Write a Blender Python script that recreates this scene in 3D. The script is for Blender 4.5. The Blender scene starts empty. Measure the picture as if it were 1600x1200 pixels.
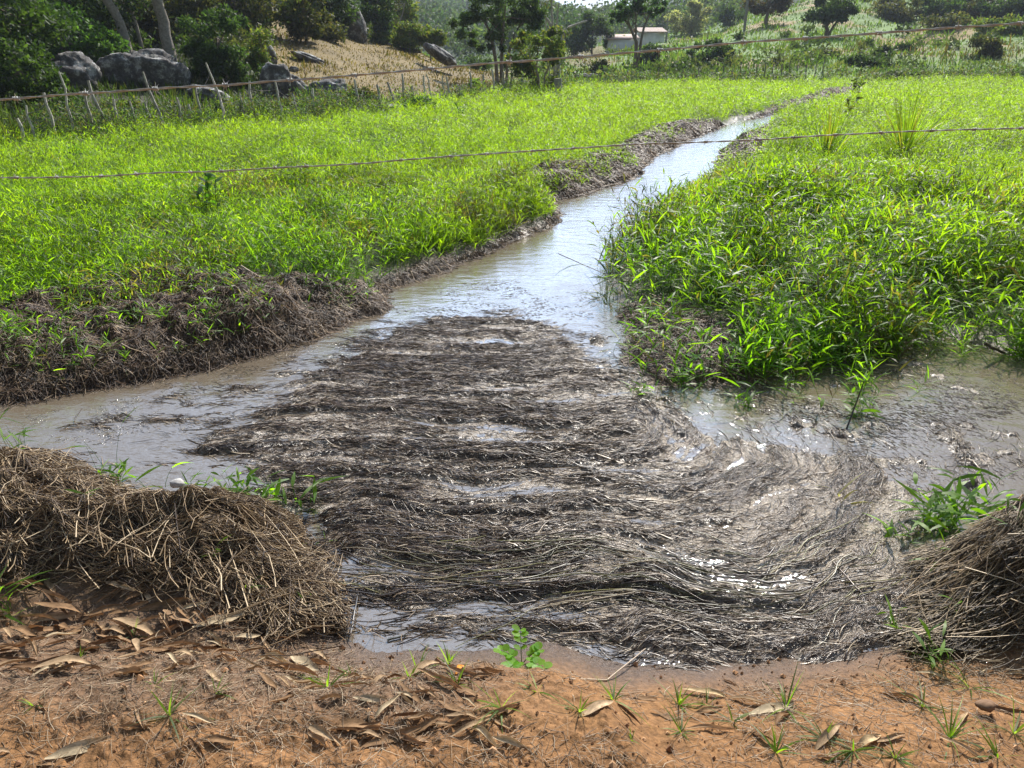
import bpy, math
import numpy as np
rad = math.radians
sc = bpy.context.scene
C = sc.collection
# ------------------------------------------------------------------ camera
W0, H0, F = 1600.0, 1200.0, 1202.0
EYE = 1.90
HOR = 75.0
PITCH = math.atan((600 - HOR) / F)
cd = bpy.data.cameras.new('camera')
cd.sensor_width = 36.0
cd.lens = 36.0 * F / W0
cd.clip_start = 0.05
cd.clip_end = 6000
cam = bpy.data.objects.new('camera', cd)
C.objects.link(cam)
cam.location = (0, 0, EYE)
cam.rotation_euler = (math.pi / 2 - PITCH, 0, 0)
sc.camera = cam
# ------------------------------------------------------------------ light
SUN_EL, SUN_AZ = 42.0, 21.0       # azimuth measured to the right of straight ahead (+Y)
EXPOSURE = 0.7
sd_ = bpy.data.lights.new('sun', 'SUN')
sd_.energy = 5.0
sd_.angle = rad(0.6)
sd_.color = (1.0, 0.93, 0.83)
sun = bpy.data.objects.new('sun', sd_)
C.objects.link(sun)
sun.rotation_euler = (rad(90 - SUN_EL), 0, rad(180 - SUN_AZ))
world = bpy.data.worlds.new('World')
sc.world = world
world.use_nodes = True
wn, wl = world.node_tree.nodes, world.node_tree.links
wn.clear()
wo = wn.new('ShaderNodeOutputWorld')
bg = wn.new('ShaderNodeBackground')
sky = wn.new('ShaderNodeTexSky')
sky.sky_type = 'NISHITA'
sky.sun_disc = False
sky.sun_elevation = rad(SUN_EL)
sky.sun_rotation = rad(SUN_AZ)
sky.air_density = 1.0
sky.dust_density = 1.6
bg.inputs['Strength'].default_value = 0.05
tc = wn.new('ShaderNodeTexCoord')
mp = wn.new('ShaderNodeMapping')
mp.inputs['Scale'].default_value = (1.0, 1.0, 2.6)
wl.new(tc.outputs['Generated'], mp.inputs['Vector'])
cn = wn.new('ShaderNodeTexNoise')
cn.inputs['Scale'].default_value = 2.3
cn.inputs['Detail'].default_value = 8
cn.inputs['Roughness'].default_value = 0.55
wl.new(mp.outputs[0], cn.inputs['Vector'])
cr = wn.new('ShaderNodeValToRGB')
cr.color_ramp.elements[0].position = 0.40
cr.color_ramp.elements[1].position = 0.62
wl.new(cn.outputs['Fac'], cr.inputs['Fac'])
cm = wn.new('ShaderNodeMix')
cm.data_type = 'RGBA'
dt = wn.new('ShaderNodeVectorMath'); dt.operation = 'DOT_PRODUCT'
wl.new(tc.outputs['Generated'], dt.inputs[0])
dt.inputs[1].default_value = (math.sin(rad(SUN_AZ - 8)) * .93, math.cos(rad(SUN_AZ - 8)) * .90, .44)
gr = wn.new('ShaderNodeMapRange'); gr.interpolation_type = 'SMOOTHSTEP'
wl.new(dt.outputs['Value'], gr.inputs[0])
gr.inputs[1].default_value = .55; gr.inputs[2].default_value = 1.0
gr.inputs[3].default_value = .42; gr.inputs[4].default_value = 5.4
cs_ = wn.new('ShaderNodeVectorMath'); cs_.operation = 'SCALE'
cs_.inputs[0].default_value = (8.8, 11.6, 16.4)
wl.new(gr.outputs[0], cs_.inputs[3])
ss_ = wn.new('ShaderNodeVectorMath'); ss_.operation = 'SCALE'
wl.new(sky.outputs['Color'], ss_.inputs[0]); ss_.inputs[3].default_value = 1.0
wl.new(cr.outputs['Color'], cm.inputs[0])
wl.new(sky.outputs['Color'], cm.inputs[6])
wl.new(cs_.outputs[0], cm.inputs[7])
wl.new(cm.outputs[2], bg.inputs['Color'])
wl.new(bg.outputs[0], wo.inputs['Surface'])
sc.view_settings.view_transform = 'Standard'
sc.view_settings.look = 'None'
sc.view_settings.exposure = EXPOSURE
sc.view_settings.gamma = 1.0
sc.view_settings.use_curve_mapping = False
sc.cycles.max_bounces = 8
sc.cycles.diffuse_bounces = 3
sc.cycles.transmission_bounces = 6
sc.cycles.glossy_bounces = 3
sc.cycles.volume_bounces = 0
sc.cycles.sample_clamp_indirect = 6.0
sc.cycles.caustics_reflective = False
sc.cycles.caustics_refractive = False

# ------------------------------------------------------------------ maths helpers
rng = np.random.default_rng(7)
cP, sP = math.cos(PITCH), math.sin(PITCH)
def U(a, b, n=None): return rng.uniform(a, b, n)
def P(px, py, z=0.0):
    """ground point (x, y) seen at photo pixel (px, py), at height z"""
    v = 600.0 - py
    fw, up = F * cP + v * sP, -F * sP + v * cP
    t = (z - EYE) / up
    return (px - 800.0) * t, fw * t
def AZ(px): return math.atan((px - 800.0) / 1312.0)
def Zat(px, py, r):
    v = 600.0 - py
    fw, up = F * cP + v * sP, -F * sP + v * cP
    return EYE + r * up / math.hypot(fw, px - 800.0)
def _h(ix, iy, s):
    n = (ix.astype(np.int64) * 374761393 + iy.astype(np.int64) * 668265263 + s * 1442695041) & 0xffffffff
    n = ((n ^ (n >> 13)) * 1274126177) & 0xffffffff
    n = (n ^ (n >> 16)) & 0xffffffff
    return n / 4294967295.0
def vn(x, y, s=0):
    x = np.asarray(x, float); y = np.asarray(y, float)
    ix, iy = np.floor(x), np.floor(y)
    fx, fy = x - ix, y - iy
    fx, fy = fx * fx * (3 - 2 * fx), fy * fy * (3 - 2 * fy)
    a, b = _h(ix, iy, s), _h(ix + 1, iy, s)
    c, d = _h(ix, iy + 1, s), _h(ix + 1, iy + 1, s)
    return (a + (b - a) * fx) * (1 - fy) + (c + (d - c) * fx) * fy
def fbm(x, y, f=1.0, o=4, s=0, g=0.5):
    t, a, w = 0, 1.0, 0
    for k in range(o):
        t = t + a * vn(np.asarray(x) * f + 17.3 * k, np.asarray(y) * f - 9.1 * k, s + k)
        w += a; a *= g; f *= 2.03
    return t / w
def sm(a, b, x):
    t = np.clip((x - a) / (b - a), 0, 1)
    return t * t * (3 - 2 * t)
def inpoly(x, y, poly):
    r = np.zeros(np.shape(x), bool)
    n = len(poly)
    for i in range(n):
        x1, y1 = poly[i]; x2, y2 = poly[(i + 1) % n]
        if y1 == y2: continue
        c = ((y1 > y) != (y2 > y)) & (x < (x2 - x1) * (y - y1) / (y2 - y1) + x1)
        r ^= c
    return r
def pdist(x, y, poly):
    d = np.full(np.shape(x), 1e9)
    n = len(poly)
    for i in range(n):
        x1, y1 = poly[i]; x2, y2 = poly[(i + 1) % n]
        dx, dy = x2 - x1, y2 - y1
        t = np.clip(((x - x1) * dx + (y - y1) * dy) / (dx * dx + dy * dy + 1e-12), 0, 1)
        d = np.minimum(d, (x - x1 - t * dx) ** 2 + (y - y1 - t * dy) ** 2)
    return np.sqrt(d)

# ------------------------------------------------------------------ plan of the place (outlines on the ground, metres)
def PL(pts, z=0.0): return [P(p[0], p[1], p[2] if len(p) > 2 else z) for p in pts]
WATER = PL([(-420, 690), (-200, 655), (0, 624), (100, 612), (200, 600), (330, 576), (440, 547), (500, 522), (600, 488), (585, 462), (680, 427),
            (780, 387), (868, 348), (866, 316), (940, 296), (998, 273), (1010, 251), (1070, 221), (1150, 190),
            (1200, 180), (1290, 157), (1345, 140), (1350, 144), (1300, 163), (1225, 185), (1182, 207), (1124, 238),
            (1125, 264, .08), (1062, 292, .30), (1010, 322, .32), (965, 356, .32), (950, 400, .25), (972, 450, .15), (990, 500, .05), (990, 560),
            (1030, 596), (1120, 598), (1250, 588), (1380, 575), (1440, 545), (1500, 535), (1600, 560), (1800, 590), (2100, 640),
            (2000, 740, .1), (1620, 752, .25), (1560, 768, .25), (1490, 795, .22), (1455, 850, .1), (1430, 920), (1420, 985),
            (1250, 994), (1100, 990), (980, 988), (850, 980), (720, 992), (600, 1008), (545, 1000), (526, 950), (516, 890, .05), (492, 838, .1),
            (430, 772, .15), (330, 742, .15), (240, 750, .12), (180, 715, .08), (90, 695, .08), (0, 688, .08), (-200, 695, .08), (-420, 740, .1)])
BANK = [PL([(-420, 520), (-200, 480), (0, 465), (130, 458), (210, 425), (330, 432), (420, 448), (560, 430), (680, 388), (760, 366), (830, 338),
            (862, 322), (826, 292), (815, 270), (900, 252), (960, 237), (1005, 207), (1060, 191), (1140, 184),
            (1200, 168), (1290, 142), (1340, 130)], .18) +
        PL([(1350, 142), (1290, 160), (1200, 182), (1150, 193), (1070, 224), (1012, 254), (1000, 276), (940, 300), (868, 320), (870, 350),
            (780, 390), (680, 430), (590, 465), (602, 490), (500, 524), (440, 549), (330, 580), (200, 604), (100, 616), (0, 630), (-200, 660), (-420, 700)], 0),
        PL([(1112, 268), (1114, 232), (1175, 196), (1220, 180), (1200, 215), (1190, 255), (1165, 272)], .1),
        PL([(975, 480), (1020, 470), (1090, 500), (1150, 560), (1140, 605), (1030, 606), (975, 570)], .05)]
MNDL = PL([(-300, 690, .13), (0, 686, .13), (90, 694, .13), (190, 718, .15), (300, 732, .18), (430, 760, .2), (500, 830, .12), (520, 890, .05), (522, 985, .05),
           (440, 985, .1), (330, 930, .1), (200, 905, .1), (90, 905, .1), (0, 905, .1), (-300, 900, .1)])
MNDR = PL([(1425, 1010, .03), (1432, 930, .05), (1455, 850, .12), (1480, 790, .25), (1560, 758, .28), (1640, 742, .28), (1900, 730, .28), (1900, 1000, .1), (1600, 985, .1), (1500, 1000, .08)])
MAT = PL([(545, 545), (590, 515), (680, 500), (740, 490), (800, 488), (840, 503), (875, 530), (985, 580), (1060, 625), (1120, 680), (1200, 690), (1330, 722),
          (1450, 775), (1440, 900), (1440, 1035), (1100, 1040), (850, 1015), (735, 992), (640, 950), (560, 925), (505, 880), (470, 830), (420, 762),
          (330, 725), (240, 705), (330, 660), (400, 640), (480, 590), (540, 560)])
PUD = PL([(518, 880), (545, 930), (640, 950), (720, 985), (700, 1015), (600, 1030), (520, 1010)])
_cl = sorted([(P(a, b)[1], P(a, b)[0]) for a, b in [(900, 760), (860, 620), (800, 560), (830, 490), (880, 430), (905, 385), (925, 340), (1010, 285), (1075, 240), (1160, 198), (1245, 175), (1348, 142)]])
CLY = np.array([c[0] for c in _cl]); CLX = np.array([c[1] for c in _cl])
def offc(x, y): return x - np.interp(y, CLY, CLX)
GX0, GX1, GY0, GY1, GR = -16.0, 30.0, 0.0, 50.0, 0.04
gx, gy = np.meshgrid(np.arange(GX0, GX1, GR), np.arange(GY0, GY1, GR))
def blur(a, k):
    for ax in (0, 1):
        for _ in range(2):
            pad = np.pad(a, [(k + 1, k) if i == ax else (0, 0) for i in (0, 1)], mode='edge')
            c = np.cumsum(pad, axis=ax)
            n = a.shape[ax]
            hi = np.take(c, np.arange(2 * k + 1, 2 * k + 1 + n), axis=ax)
            lo = np.take(c, np.arange(0, n), axis=ax)
            a = (hi - lo) / (2 * k + 1)
    return a
wob = (fbm(gx, gy, 2.5, 4, 3) - .5)
wobx, woby = gx + wob * .28, gy + (fbm(gx, gy, 2.5, 4, 9) - .5) * .28
_in = inpoly(wobx, woby, WATER)
G_sd = np.where(_in, -1, 1) * pdist(wobx, woby, WATER)
G_bank = blur(np.any([inpoly(wobx, woby, b) for b in BANK], axis=0).astype(float), 3)
G_ml = inpoly(wobx, woby, MNDL).astype(float)
G_ml = blur(G_ml, 4)
G_mr = blur(inpoly(wobx, woby, MNDR).astype(float), 3)
G_mld = pdist(gx, gy, MNDL)
def look(G, x, y):
    fx = np.clip((np.asarray(x) - GX0) / GR, 0, G.shape[1] - 1.001)
    fy = np.clip((np.asarray(y) - GY0) / GR, 0, G.shape[0] - 1.001)
    ix, iy = fx.astype(int), fy.astype(int)
    fx, fy = fx - ix, fy - iy
    return (G[iy, ix] * (1 - fx) + G[iy, ix + 1] * fx) * (1 - fy) + (G[iy + 1, ix] * (1 - fx) + G[iy + 1, ix + 1] * fx) * fy

# hill profiles: photo column -> (range, photo row of the bare ground there)
PROF = {
    -300: [(17, None), (24, 150), (34, 60), (60, -160), (120, -500), (1300, -500)],
    0: [(17.5, None), (24, 150), (32, 70), (50, -80), (120, -300), (1300, -300)],
    250: [(19.5, None), (25, 152), (32, 100), (45, 0), (80, -120), (1300, -150)],
    400: [(21, None), (25, 158), (30, 112), (42, 38), (60, -30), (150, -60), (1300, -100)],
    470: [(22, None), (28, 140), (35, 95), (44, 48), (56, 5), (90, -20), (1300, -60)],
    600: [(24, None), (31, 138), (40, 100), (50, 74), (58, 66), (75, 66), (150, 68), (300, 25), (480, -30), (1300, -30)],
    720: [(28, None), (36, 138), (46, 116), (56, 104), (80, 116), (140, 100), (200, 70), (320, 30), (480, -12), (1300, -12)],
    800: [(33, None), (42, 132), (60, 118), (90, 104), (150, 88), (220, 62), (330, 34), (480, -2), (1300, 10)],
    900: [(38, None), (50, 124), (70, 100), (90, 86), (150, 76), (260, 56), (440, 36), (520, 35), (1300, 34)],
    1000: [(42, None), (55, 118), (75, 92), (92, 70), (120, 62), (260, 54), (440, 38), (900, 22), (1300, 22)],
    1080: [(44, None), (55, 112), (75, 84), (95, 62), (120, 56), (260, 54), (460, 38), (900, 8), (1300, 8)],
    1200: [(46, None), (58, 100), (75, 70), (90, 42), (108, 20), (130, 14), (260, 30), (900, 2), (1300, 4)],
    1300: [(50, None), (60, 96), (75, 62), (90, 40), (110, 6), (160, -30), (1300, -30)],
    1420: [(52, None), (65, 92), (80, 62), (95, 40), (120, -10), (200, -60), (1300, -60)],
    1600: [(54, None), (66, 84), (80, 60), (95, 34), (120, -10), (200, -80), (1300, -80)],
    1900: [(54, None), (66, 80), (80, 50), (95, 20), (120, -20), (200, -100), (1300, -100)],
}
_cols = sorted(PROF)
_RL = np.exp(np.linspace(math.log(5.0), math.log(1300.0), 260))
_tab = []
FZ = .16
for c in _cols:
    pr = PROF[c]
    rs = [0.1] + [p[0] for p in pr]
    zs = [FZ] + [FZ if p[1] is None else Zat(c, p[1], p[0]) for p in pr]
    zz = np.interp(_RL, rs, zs); _tab.append(np.where(zz > 45, 45 + 20 * (1 - np.exp(-(zz - 45) / 20)), zz))
_tab = np.array(_tab)
for _ in range(3):
    _tab[:, 1:-1] = (_tab[:, :-2] + _tab[:, 1:-1] * 2 + _tab[:, 2:]) / 4
_azs = np.array([AZ(c) for c in _cols])
EDGE = np.array([PROF[c][0][0] for c in _cols], float)
def edge(az): return np.interp(az, _azs, EDGE)
def base(r, az):
    ai = np.interp(az, _azs, np.arange(len(_azs)))
    ri = np.interp(np.log(np.maximum(r, 5.0)), np.log(_RL), np.arange(len(_RL)))
    a0 = np.minimum(ai.astype(int), len(_azs) - 2); r0 = np.minimum(ri.astype(int), len(_RL) - 2)
    fa, fr = ai - a0, ri - r0
    fa = fa * fa * (3 - 2 * fa)
    return (_tab[a0, r0] * (1 - fa) + _tab[a0 + 1, r0] * fa) * (1 - fr) + (_tab[a0, r0 + 1] * (1 - fa) + _tab[a0 + 1, r0 + 1] * fa) * fr
def hfun(x, y, fine=True):
    x = np.asarray(x, float); y = np.asarray(y, float)
    r, az = np.hypot(x, y), np.arctan2(x, y)
    b = base(r, az)
    sd = look(G_sd, x, y)
    ing = (x > GX0) & (x < GX1 - .1) & (y > GY0) & (y < GY1 - .1)
    sd = np.where(ing, sd, 3.0)
    bk = np.where(ing, look(G_bank, x, y), 0)
    ml = np.where(ing, look(G_ml, x, y), 0)
    mr = np.where(ing, look(G_mr, x, y), 0)
    dirt = sm(2.9, 2.1, y) * sm(6, 3, r)
    lump = fbm(x, y, 1.6, 3, 21)
    z = b + (lump - .5) * .10 * sm(80, 20, r) + (fbm(x, y, .12, 4, 5) - .5) * np.clip((r - 30) * .03, 0, 5)
    zd = .05 + .16 * sm(2.15, 1.55, y) + .10 * sm(1.6, .6, y) + (fbm(x, y, 3.0, 3, 31) - .5) * .07
    z = z * (1 - dirt) + zd * dirt
    z = z + bk * (1 - .8 * sm(-.1, .15, offc(x, y)) * sm(14, 10, y)) * (.02 + .28 * (fbm(x, y, 2.9, 3, 41) - .42))
    z = z + ml * (.07 + .20 * (fbm(x, y, 3.2, 4, 51) - .40)) + mr * (.23 + .30 * (fbm(x, y, 3.2, 4, 61) - .42))
    if fine:
        near = sm(12, 6, r)
        z = z + near * ((fbm(x, y, 13, 3, 71) - .5) * (.022 + .09 * bk + .12 * ml + .10 * mr))
        z = z + near * dirt * (1 - ml) * (np.maximum(fbm(x, y, 36, 3, 77) - .52, 0) * .04)
    rightside = sm(-.1, .15, offc(x, y)) * sm(14, 10, y) * (1 - mr)
    swd = .16 + .50 * fbm(x, y, 1.7, 3, 73) * (1 - .6 * mr) + .6 * rightside
    shore = np.clip(sd / swd, 0, 1) ** .8
    shore = shore * (1 + .0 * swd)
    bed = -.03 - .25 * sm(0, -.5, sd)
    z = np.where(sd > 0, z * shore + (1 - shore) * -.01, bed)
    return z

# ------------------------------------------------------------------ materials
def newmat(name):
    m = bpy.data.materials.new(name); m.use_nodes = True
    n, l = m.node_tree.nodes, m.node_tree.links
    n.clear()
    return m, n, l, n.new('ShaderNodeOutputMaterial')
def attr(n, name='Col'):
    a = n.new('ShaderNodeAttribute'); a.attribute_name = name; return a
def noise(n, l, scale, detail=4, rough=.55, vec=None):
    t = n.new('ShaderNodeTexNoise'); t.inputs['Scale'].default_value = scale
    t.inputs['Detail'].default_value = detail; t.inputs['Roughness'].default_value = rough
    if vec is not None: l.new(vec, t.inputs['Vector'])
    return t
def mathn(n, l, op, a, b):
    t = n.new('ShaderNodeMath'); t.operation = op
    for i, v in enumerate((a, b)):
        if isinstance(v, (int, float)): t.inputs[i].default_value = v
        else: l.new(v, t.inputs[i])
    return t.outputs[0]
def mixc(n, l, fac, a, b, blend='MIX'):
    t = n.new('ShaderNodeMix'); t.data_type = 'RGBA'; t.blend_type = blend
    for i, v in ((0, fac), (6, a), (7, b)):
        if isinstance(v, (int, float)): t.inputs[i].default_value = v
        elif isinstance(v, tuple): t.inputs[i].default_value = v if len(v) == 4 else (*v, 1)
        else: l.new(v, t.inputs[i])
    return t.outputs[2]
def scalec(n, l, col, fac, lo, hi):
    """multiply a colour by a factor running lo..hi"""
    mr = n.new('ShaderNodeMapRange'); l.new(fac, mr.inputs[0])
    mr.inputs[1].default_value = .3; mr.inputs[2].default_value = .7
    mr.inputs[3].default_value = lo; mr.inputs[4].default_value = hi
    v = n.new('ShaderNodeVectorMath'); v.operation = 'SCALE'
    l.new(col, v.inputs[0]); l.new(mr.outputs[0], v.inputs[3])
    return v.outputs[0]
def leafmat(name, trans=.5, rough=.42, tint=(1.25, 1.25, .55), spec=.5, refl=1.0):
    m, n, l, o = newmat(name)
    a = attr(n)
    p = n.new('ShaderNodeBsdfPrincipled')
    p.inputs['Roughness'].default_value = rough
    p.inputs['Specular IOR Level'].default_value = spec
    l.new(mixc(n, l, 1.0, a.outputs['Color'], (refl, refl, refl * .9), 'MULTIPLY'), p.inputs['Base Color'])
    t = n.new('ShaderNodeBsdfTranslucent')
    l.new(mixc(n, l, 1.0, a.outputs['Color'], tint, 'MULTIPLY'), t.inputs['Color'])
    mx = n.new('ShaderNodeMixShader'); mx.inputs[0].default_value = trans
    l.new(p.outputs[0], mx.inputs[1]); l.new(t.outputs[0], mx.inputs[2])
    l.new(mx.outputs[0], o.inputs['Surface'])
    return m
def attrmat(name, rough=.8, spec=.4, nscale=0, lo=.7, hi=1.3, bump=0, bscale=40, wet=False, coat=0):
    m, n, l, o = newmat(name)
    a = attr(n)
    p = n.new('ShaderNodeBsdfPrincipled')
    p.inputs['Roughness'].default_value = rough
    p.inputs['Specular IOR Level'].default_value = spec
    p.inputs['Coat Weight'].default_value = coat
    p.inputs['Coat Roughness'].default_value = .12
    co = n.new('ShaderNodeTexCoord').outputs['Object']
    col = a.outputs['Color']
    if nscale:
        col = scalec(n, l, col, noise(n, l, nscale, 6, .65, co).outputs['Fac'], lo, hi)
    l.new(col, p.inputs['Base Color'])
    if wet:
        w = attr(n, 'Wet')
        mr = n.new('ShaderNodeMapRange'); l.new(w.outputs['Fac'], mr.inputs[0])
        mr.inputs[3].default_value = rough; mr.inputs[4].default_value = .22
        l.new(mr.outputs[0], p.inputs['Roughness'])
    if bump:
        b = n.new('ShaderNodeBump'); b.inputs['Distance'].default_value = bump
        b.inputs['Strength'].default_value = 1
        l.new(noise(n, l, bscale, 7, .7, co).outputs['Fac'], b.inputs['Height'])
        l.new(b.outputs[0], p.inputs['Normal'])
    l.new(p.outputs[0], o.inputs['Surface'])
    return m
M_leaf = leafmat('grass_leaf', .58, .45, (1.9, 1.95, .3), .28, .68)
M_tree = leafmat('tree_leaf', .42, .6, (1.35, 1.4, .55), .18, .7)
M_deadleaf = leafmat('dead_leaf', .12, .75, (1.2, .9, .6), .12)
def blotch(m):
    n, l = m.node_tree.nodes, m.node_tree.links
    a = [q for q in n if q.type == 'ATTRIBUTE'][0]
    co = n.new('ShaderNodeTexCoord').outputs['Object']
    mpp = n.new('ShaderNodeMapping'); l.new(co, mpp.inputs[0]); mpp.inputs['Scale'].default_value = (1, 3.2, 1)
    out = [k.to_socket for k in a.outputs['Color'].links]
    v = scalec(n, l, a.outputs['Color'], noise(n, l, 38, 6, .7, mpp.outputs[0]).outputs['Fac'], .45, 1.35)
    for k in out: l.new(v, k)
blotch(M_deadleaf)
M_ground = attrmat('ground_soil', .92, .25, 60, .55, 1.5, .006, 90, wet=True)
M_straw = attrmat('dry_straw', .55, .45)
M_wet = attrmat('wet_straw', .3, .5)
M_fleck = attrmat('wet_fleck', .16, .9)
M_bark = attrmat('bark', .85, .25, 14, .6, 1.35, .02, 25)
M_crumb = attrmat('crumbs', .9, .2)

def watermat():
    m, n, l, o = newmat('muddy_water')
    p = n.new('ShaderNodeBsdfPrincipled')
    co = n.new('ShaderNodeTexCoord').outputs['Object']
    c = mixc(n, l, noise(n, l, .9, 4, .6, co).outputs['Fac'], (.10, .077, .052), (.14, .112, .08))
    l.new(c, p.inputs['Base Color'])
    p.inputs['Roughness'].default_value = .05
    p.inputs['IOR'].default_value = 1.5
    p.inputs['Specular IOR Level'].default_value = .75
    mpg = n.new('ShaderNodeMapping'); l.new(co, mpg.inputs[0])
    mpg.inputs['Rotation'].default_value = (0, 0, .3); mpg.inputs['Scale'].default_value = (1, 1.9, 1)
    a = noise(n, l, 5, 3, .55, mpg.outputs[0]).outputs['Fac']
    b = noise(n, l, 34, 3, .6, mpg.outputs[0]).outputs['Fac']
    patch = noise(n, l, 1.3, 2, .5, co).outputs['Fac']
    h = mathn(n, l, 'ADD', mathn(n, l, 'MULTIPLY', a, .9), mathn(n, l, 'MULTIPLY', mathn(n, l, 'MULTIPLY', b, patch), .30))
    bp = n.new('ShaderNodeBump'); bp.inputs['Distance'].default_value = .010; bp.inputs['Strength'].default_value = 1
    l.new(h, bp.inputs['Height']); l.new(bp.outputs[0], p.inputs['Normal'])
    l.new(p.outputs[0], o.inputs['Surface'])
    return m
M_water = watermat()
def mudmat():
    m, n, l, o = newmat('wet_mud')
    p = n.new('ShaderNodeBsdfPrincipled')
    co = n.new('ShaderNodeTexCoord').outputs['Object']
    a = attr(n)
    l.new(scalec(n, l, a.outputs['Color'], noise(n, l, 55, 6, .7, co).outputs['Fac'], .5, 1.35), p.inputs['Base Color'])
    p.inputs['Roughness'].default_value = .27
    p.inputs['Specular IOR Level'].default_value = .95
    h = mathn(n, l, 'ADD', noise(n, l, 38, 5, .7, co).outputs['Fac'], mathn(n, l, 'MULTIPLY', noise(n, l, 150, 3, .6, co).outputs['Fac'], .4))
    bp = n.new('ShaderNodeBump'); bp.inputs['Distance'].default_value = .021; bp.inputs['Strength'].default_value = 1
    l.new(h, bp.inputs['Height']); l.new(bp.outputs[0], p.inputs['Normal'])
    l.new(p.outputs[0], o.inputs['Surface'])
    return m
M_mud = mudmat()
def rockmat():
    m, n, l, o = newmat('lichen_rock')
    p = n.new('ShaderNodeBsdfPrincipled'); p.inputs['Roughness'].default_value = .85
    co = n.new('ShaderNodeTexCoord').outputs['Object']
    r = n.new('ShaderNodeValToRGB'); l.new(noise(n, l, 3.2, 10, .75, co).outputs['Fac'], r.inputs[0])
    e = r.color_ramp.elements
    e[0].position, e[0].color = .43, (.055, .05, .048, 1)
    e[1].position, e[1].color = .60, (.38, .38, .36, 1)
    x = r.color_ramp.elements.new(.52); x.color = (.11, .105, .10, 1)
    l.new(r.outputs[0], p.inputs['Base Color'])
    bp = n.new('ShaderNodeBump'); bp.inputs['Distance'].default_value = .08
    l.new(noise(n, l, 5, 8, .7, co).outputs['Fac'], bp.inputs['Height']); l.new(bp.outputs[0], p.inputs['Normal'])
    l.new(p.outputs[0], o.inputs['Surface'])
    return m
M_rock = rockmat()
def plain(name, col, rough=.7, metal=0, ns=20, lo=.7, hi=1.25):
    m, n, l, o = newmat(name)
    p = n.new('ShaderNodeBsdfPrincipled'); p.inputs['Roughness'].default_value = rough
    p.inputs['Metallic'].default_value = metal
    co = n.new('ShaderNodeTexCoord').outputs['Object']
    rgb = n.new('ShaderNodeRGB'); rgb.outputs[0].default_value = (*col, 1)
    l.new(scalec(n, l, rgb.outputs[0], noise(n, l, ns, 6, .65, co).outputs['Fac'], lo, hi), p.inputs['Base Color'])
    l.new(p.outputs[0], o.inputs['Surface'])
    return m
M_wire = plain('rusty_wire', (.38, .385, .36), .75, 0, 70, .6, 1.4)
M_wire2 = plain('grey_wire', (.34, .33, .30), .6, .1, 70, .6, 1.5)
M_white = plain('limewash', (.72, .72, .70), .8, 0, 3, .85, 1.05)
M_tile = plain('clay_tile', (.33, .24, .19), .85, 0, 4)
M_dark = plain('dark_opening', (.05, .045, .04), .7)

# ------------------------------------------------------------------ mesh helpers
def mkmesh(name, V, Fc, mat, col=None, wet=None, smooth=True):
    V = np.ascontiguousarray(V, np.float32).reshape(-1, 3)
    Fc = np.ascontiguousarray(Fc, np.int32)
    k = Fc.shape[1]
    me = bpy.data.meshes.new(name)
    me.vertices.add(len(V)); me.vertices.foreach_set('co', V.ravel())
    me.loops.add(Fc.size); me.loops.foreach_set('vertex_index', Fc.ravel())
    me.polygons.add(len(Fc))
    me.polygons.foreach_set('loop_start', np.arange(0, Fc.size, k, dtype=np.int32))
    me.polygons.foreach_set('use_smooth', np.full(len(Fc), smooth))
    me.materials.append(mat)
    if col is not None:
        a = me.color_attributes.new('Col', 'FLOAT_COLOR', 'POINT')
        c = np.ones((len(V), 4), np.float32); c[:, :3] = col
        a.data.foreach_set('color', c.ravel())
    if wet is not None:
        a = me.attributes.new('Wet', 'FLOAT', 'POINT')
        a.data.foreach_set('value', np.asarray(wet, np.float32).ravel())
    me.update(calc_edges=True)
    me.validate(clean_customdata=False)
    return me
def link(name, me, parent=None, loc=None, **props):
    o = bpy.data.objects.new(name, me); C.objects.link(o)
    if parent is not None: o.parent = parent
    if loc is not None: o.location = loc
    for k, v in props.items(): o[k] = v
    return o
class Acc:
    """collects quad pieces into one mesh"""
    def __init__(s): s.V, s.F, s.C, s.n = [], [], [], 0
    def add(s, V, Fc, col):
        V = V.reshape(-1, 3)
        s.V.append(V); s.F.append(Fc + s.n); s.n += len(V)
        c = np.empty((len(V), 3)); c[:] = col; s.C.append(c)
    def mesh(s, name, mat, off=None):
        V = np.concatenate(s.V)
        if off is not None: V = V - np.array(off)
        return mkmesh(name, V, np.concatenate(s.F), mat, np.concatenate(s.C))
def nrm(v): return v / (np.linalg.norm(v, axis=-1, keepdims=True) + 1e-9)
def ribbons(acc, p0, d, side, L, Wd, sag, prof, col, fold=0.0):
    """N ribbons: start p0, direction d, width along side, length L, bending by sag (vector at the tip)"""
    N, K = len(p0), len(prof) - 1
    t = np.linspace(0, 1, K + 1)
    c = p0[:, None] + d[:, None] * (L[:, None] * t)[..., None] + sag[:, None] * (t ** 2)[None, :, None]
    w = side[:, None] * (Wd[:, None] * np.array(prof)[None] * .5)[..., None]
    V = np.stack([c - w, c + w], axis=2)
    b = (np.arange(N) * (K + 1) * 2)[:, None] + np.arange(K)[None] * 2
    Fc = np.stack([b, b + 1, b + 3, b + 2], -1).reshape(-1, 4)
    cc = np.repeat(np.broadcast_to(col, (N, 3)), (K + 1) * 2, axis=0)
    acc.add(V, Fc, cc)
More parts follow.
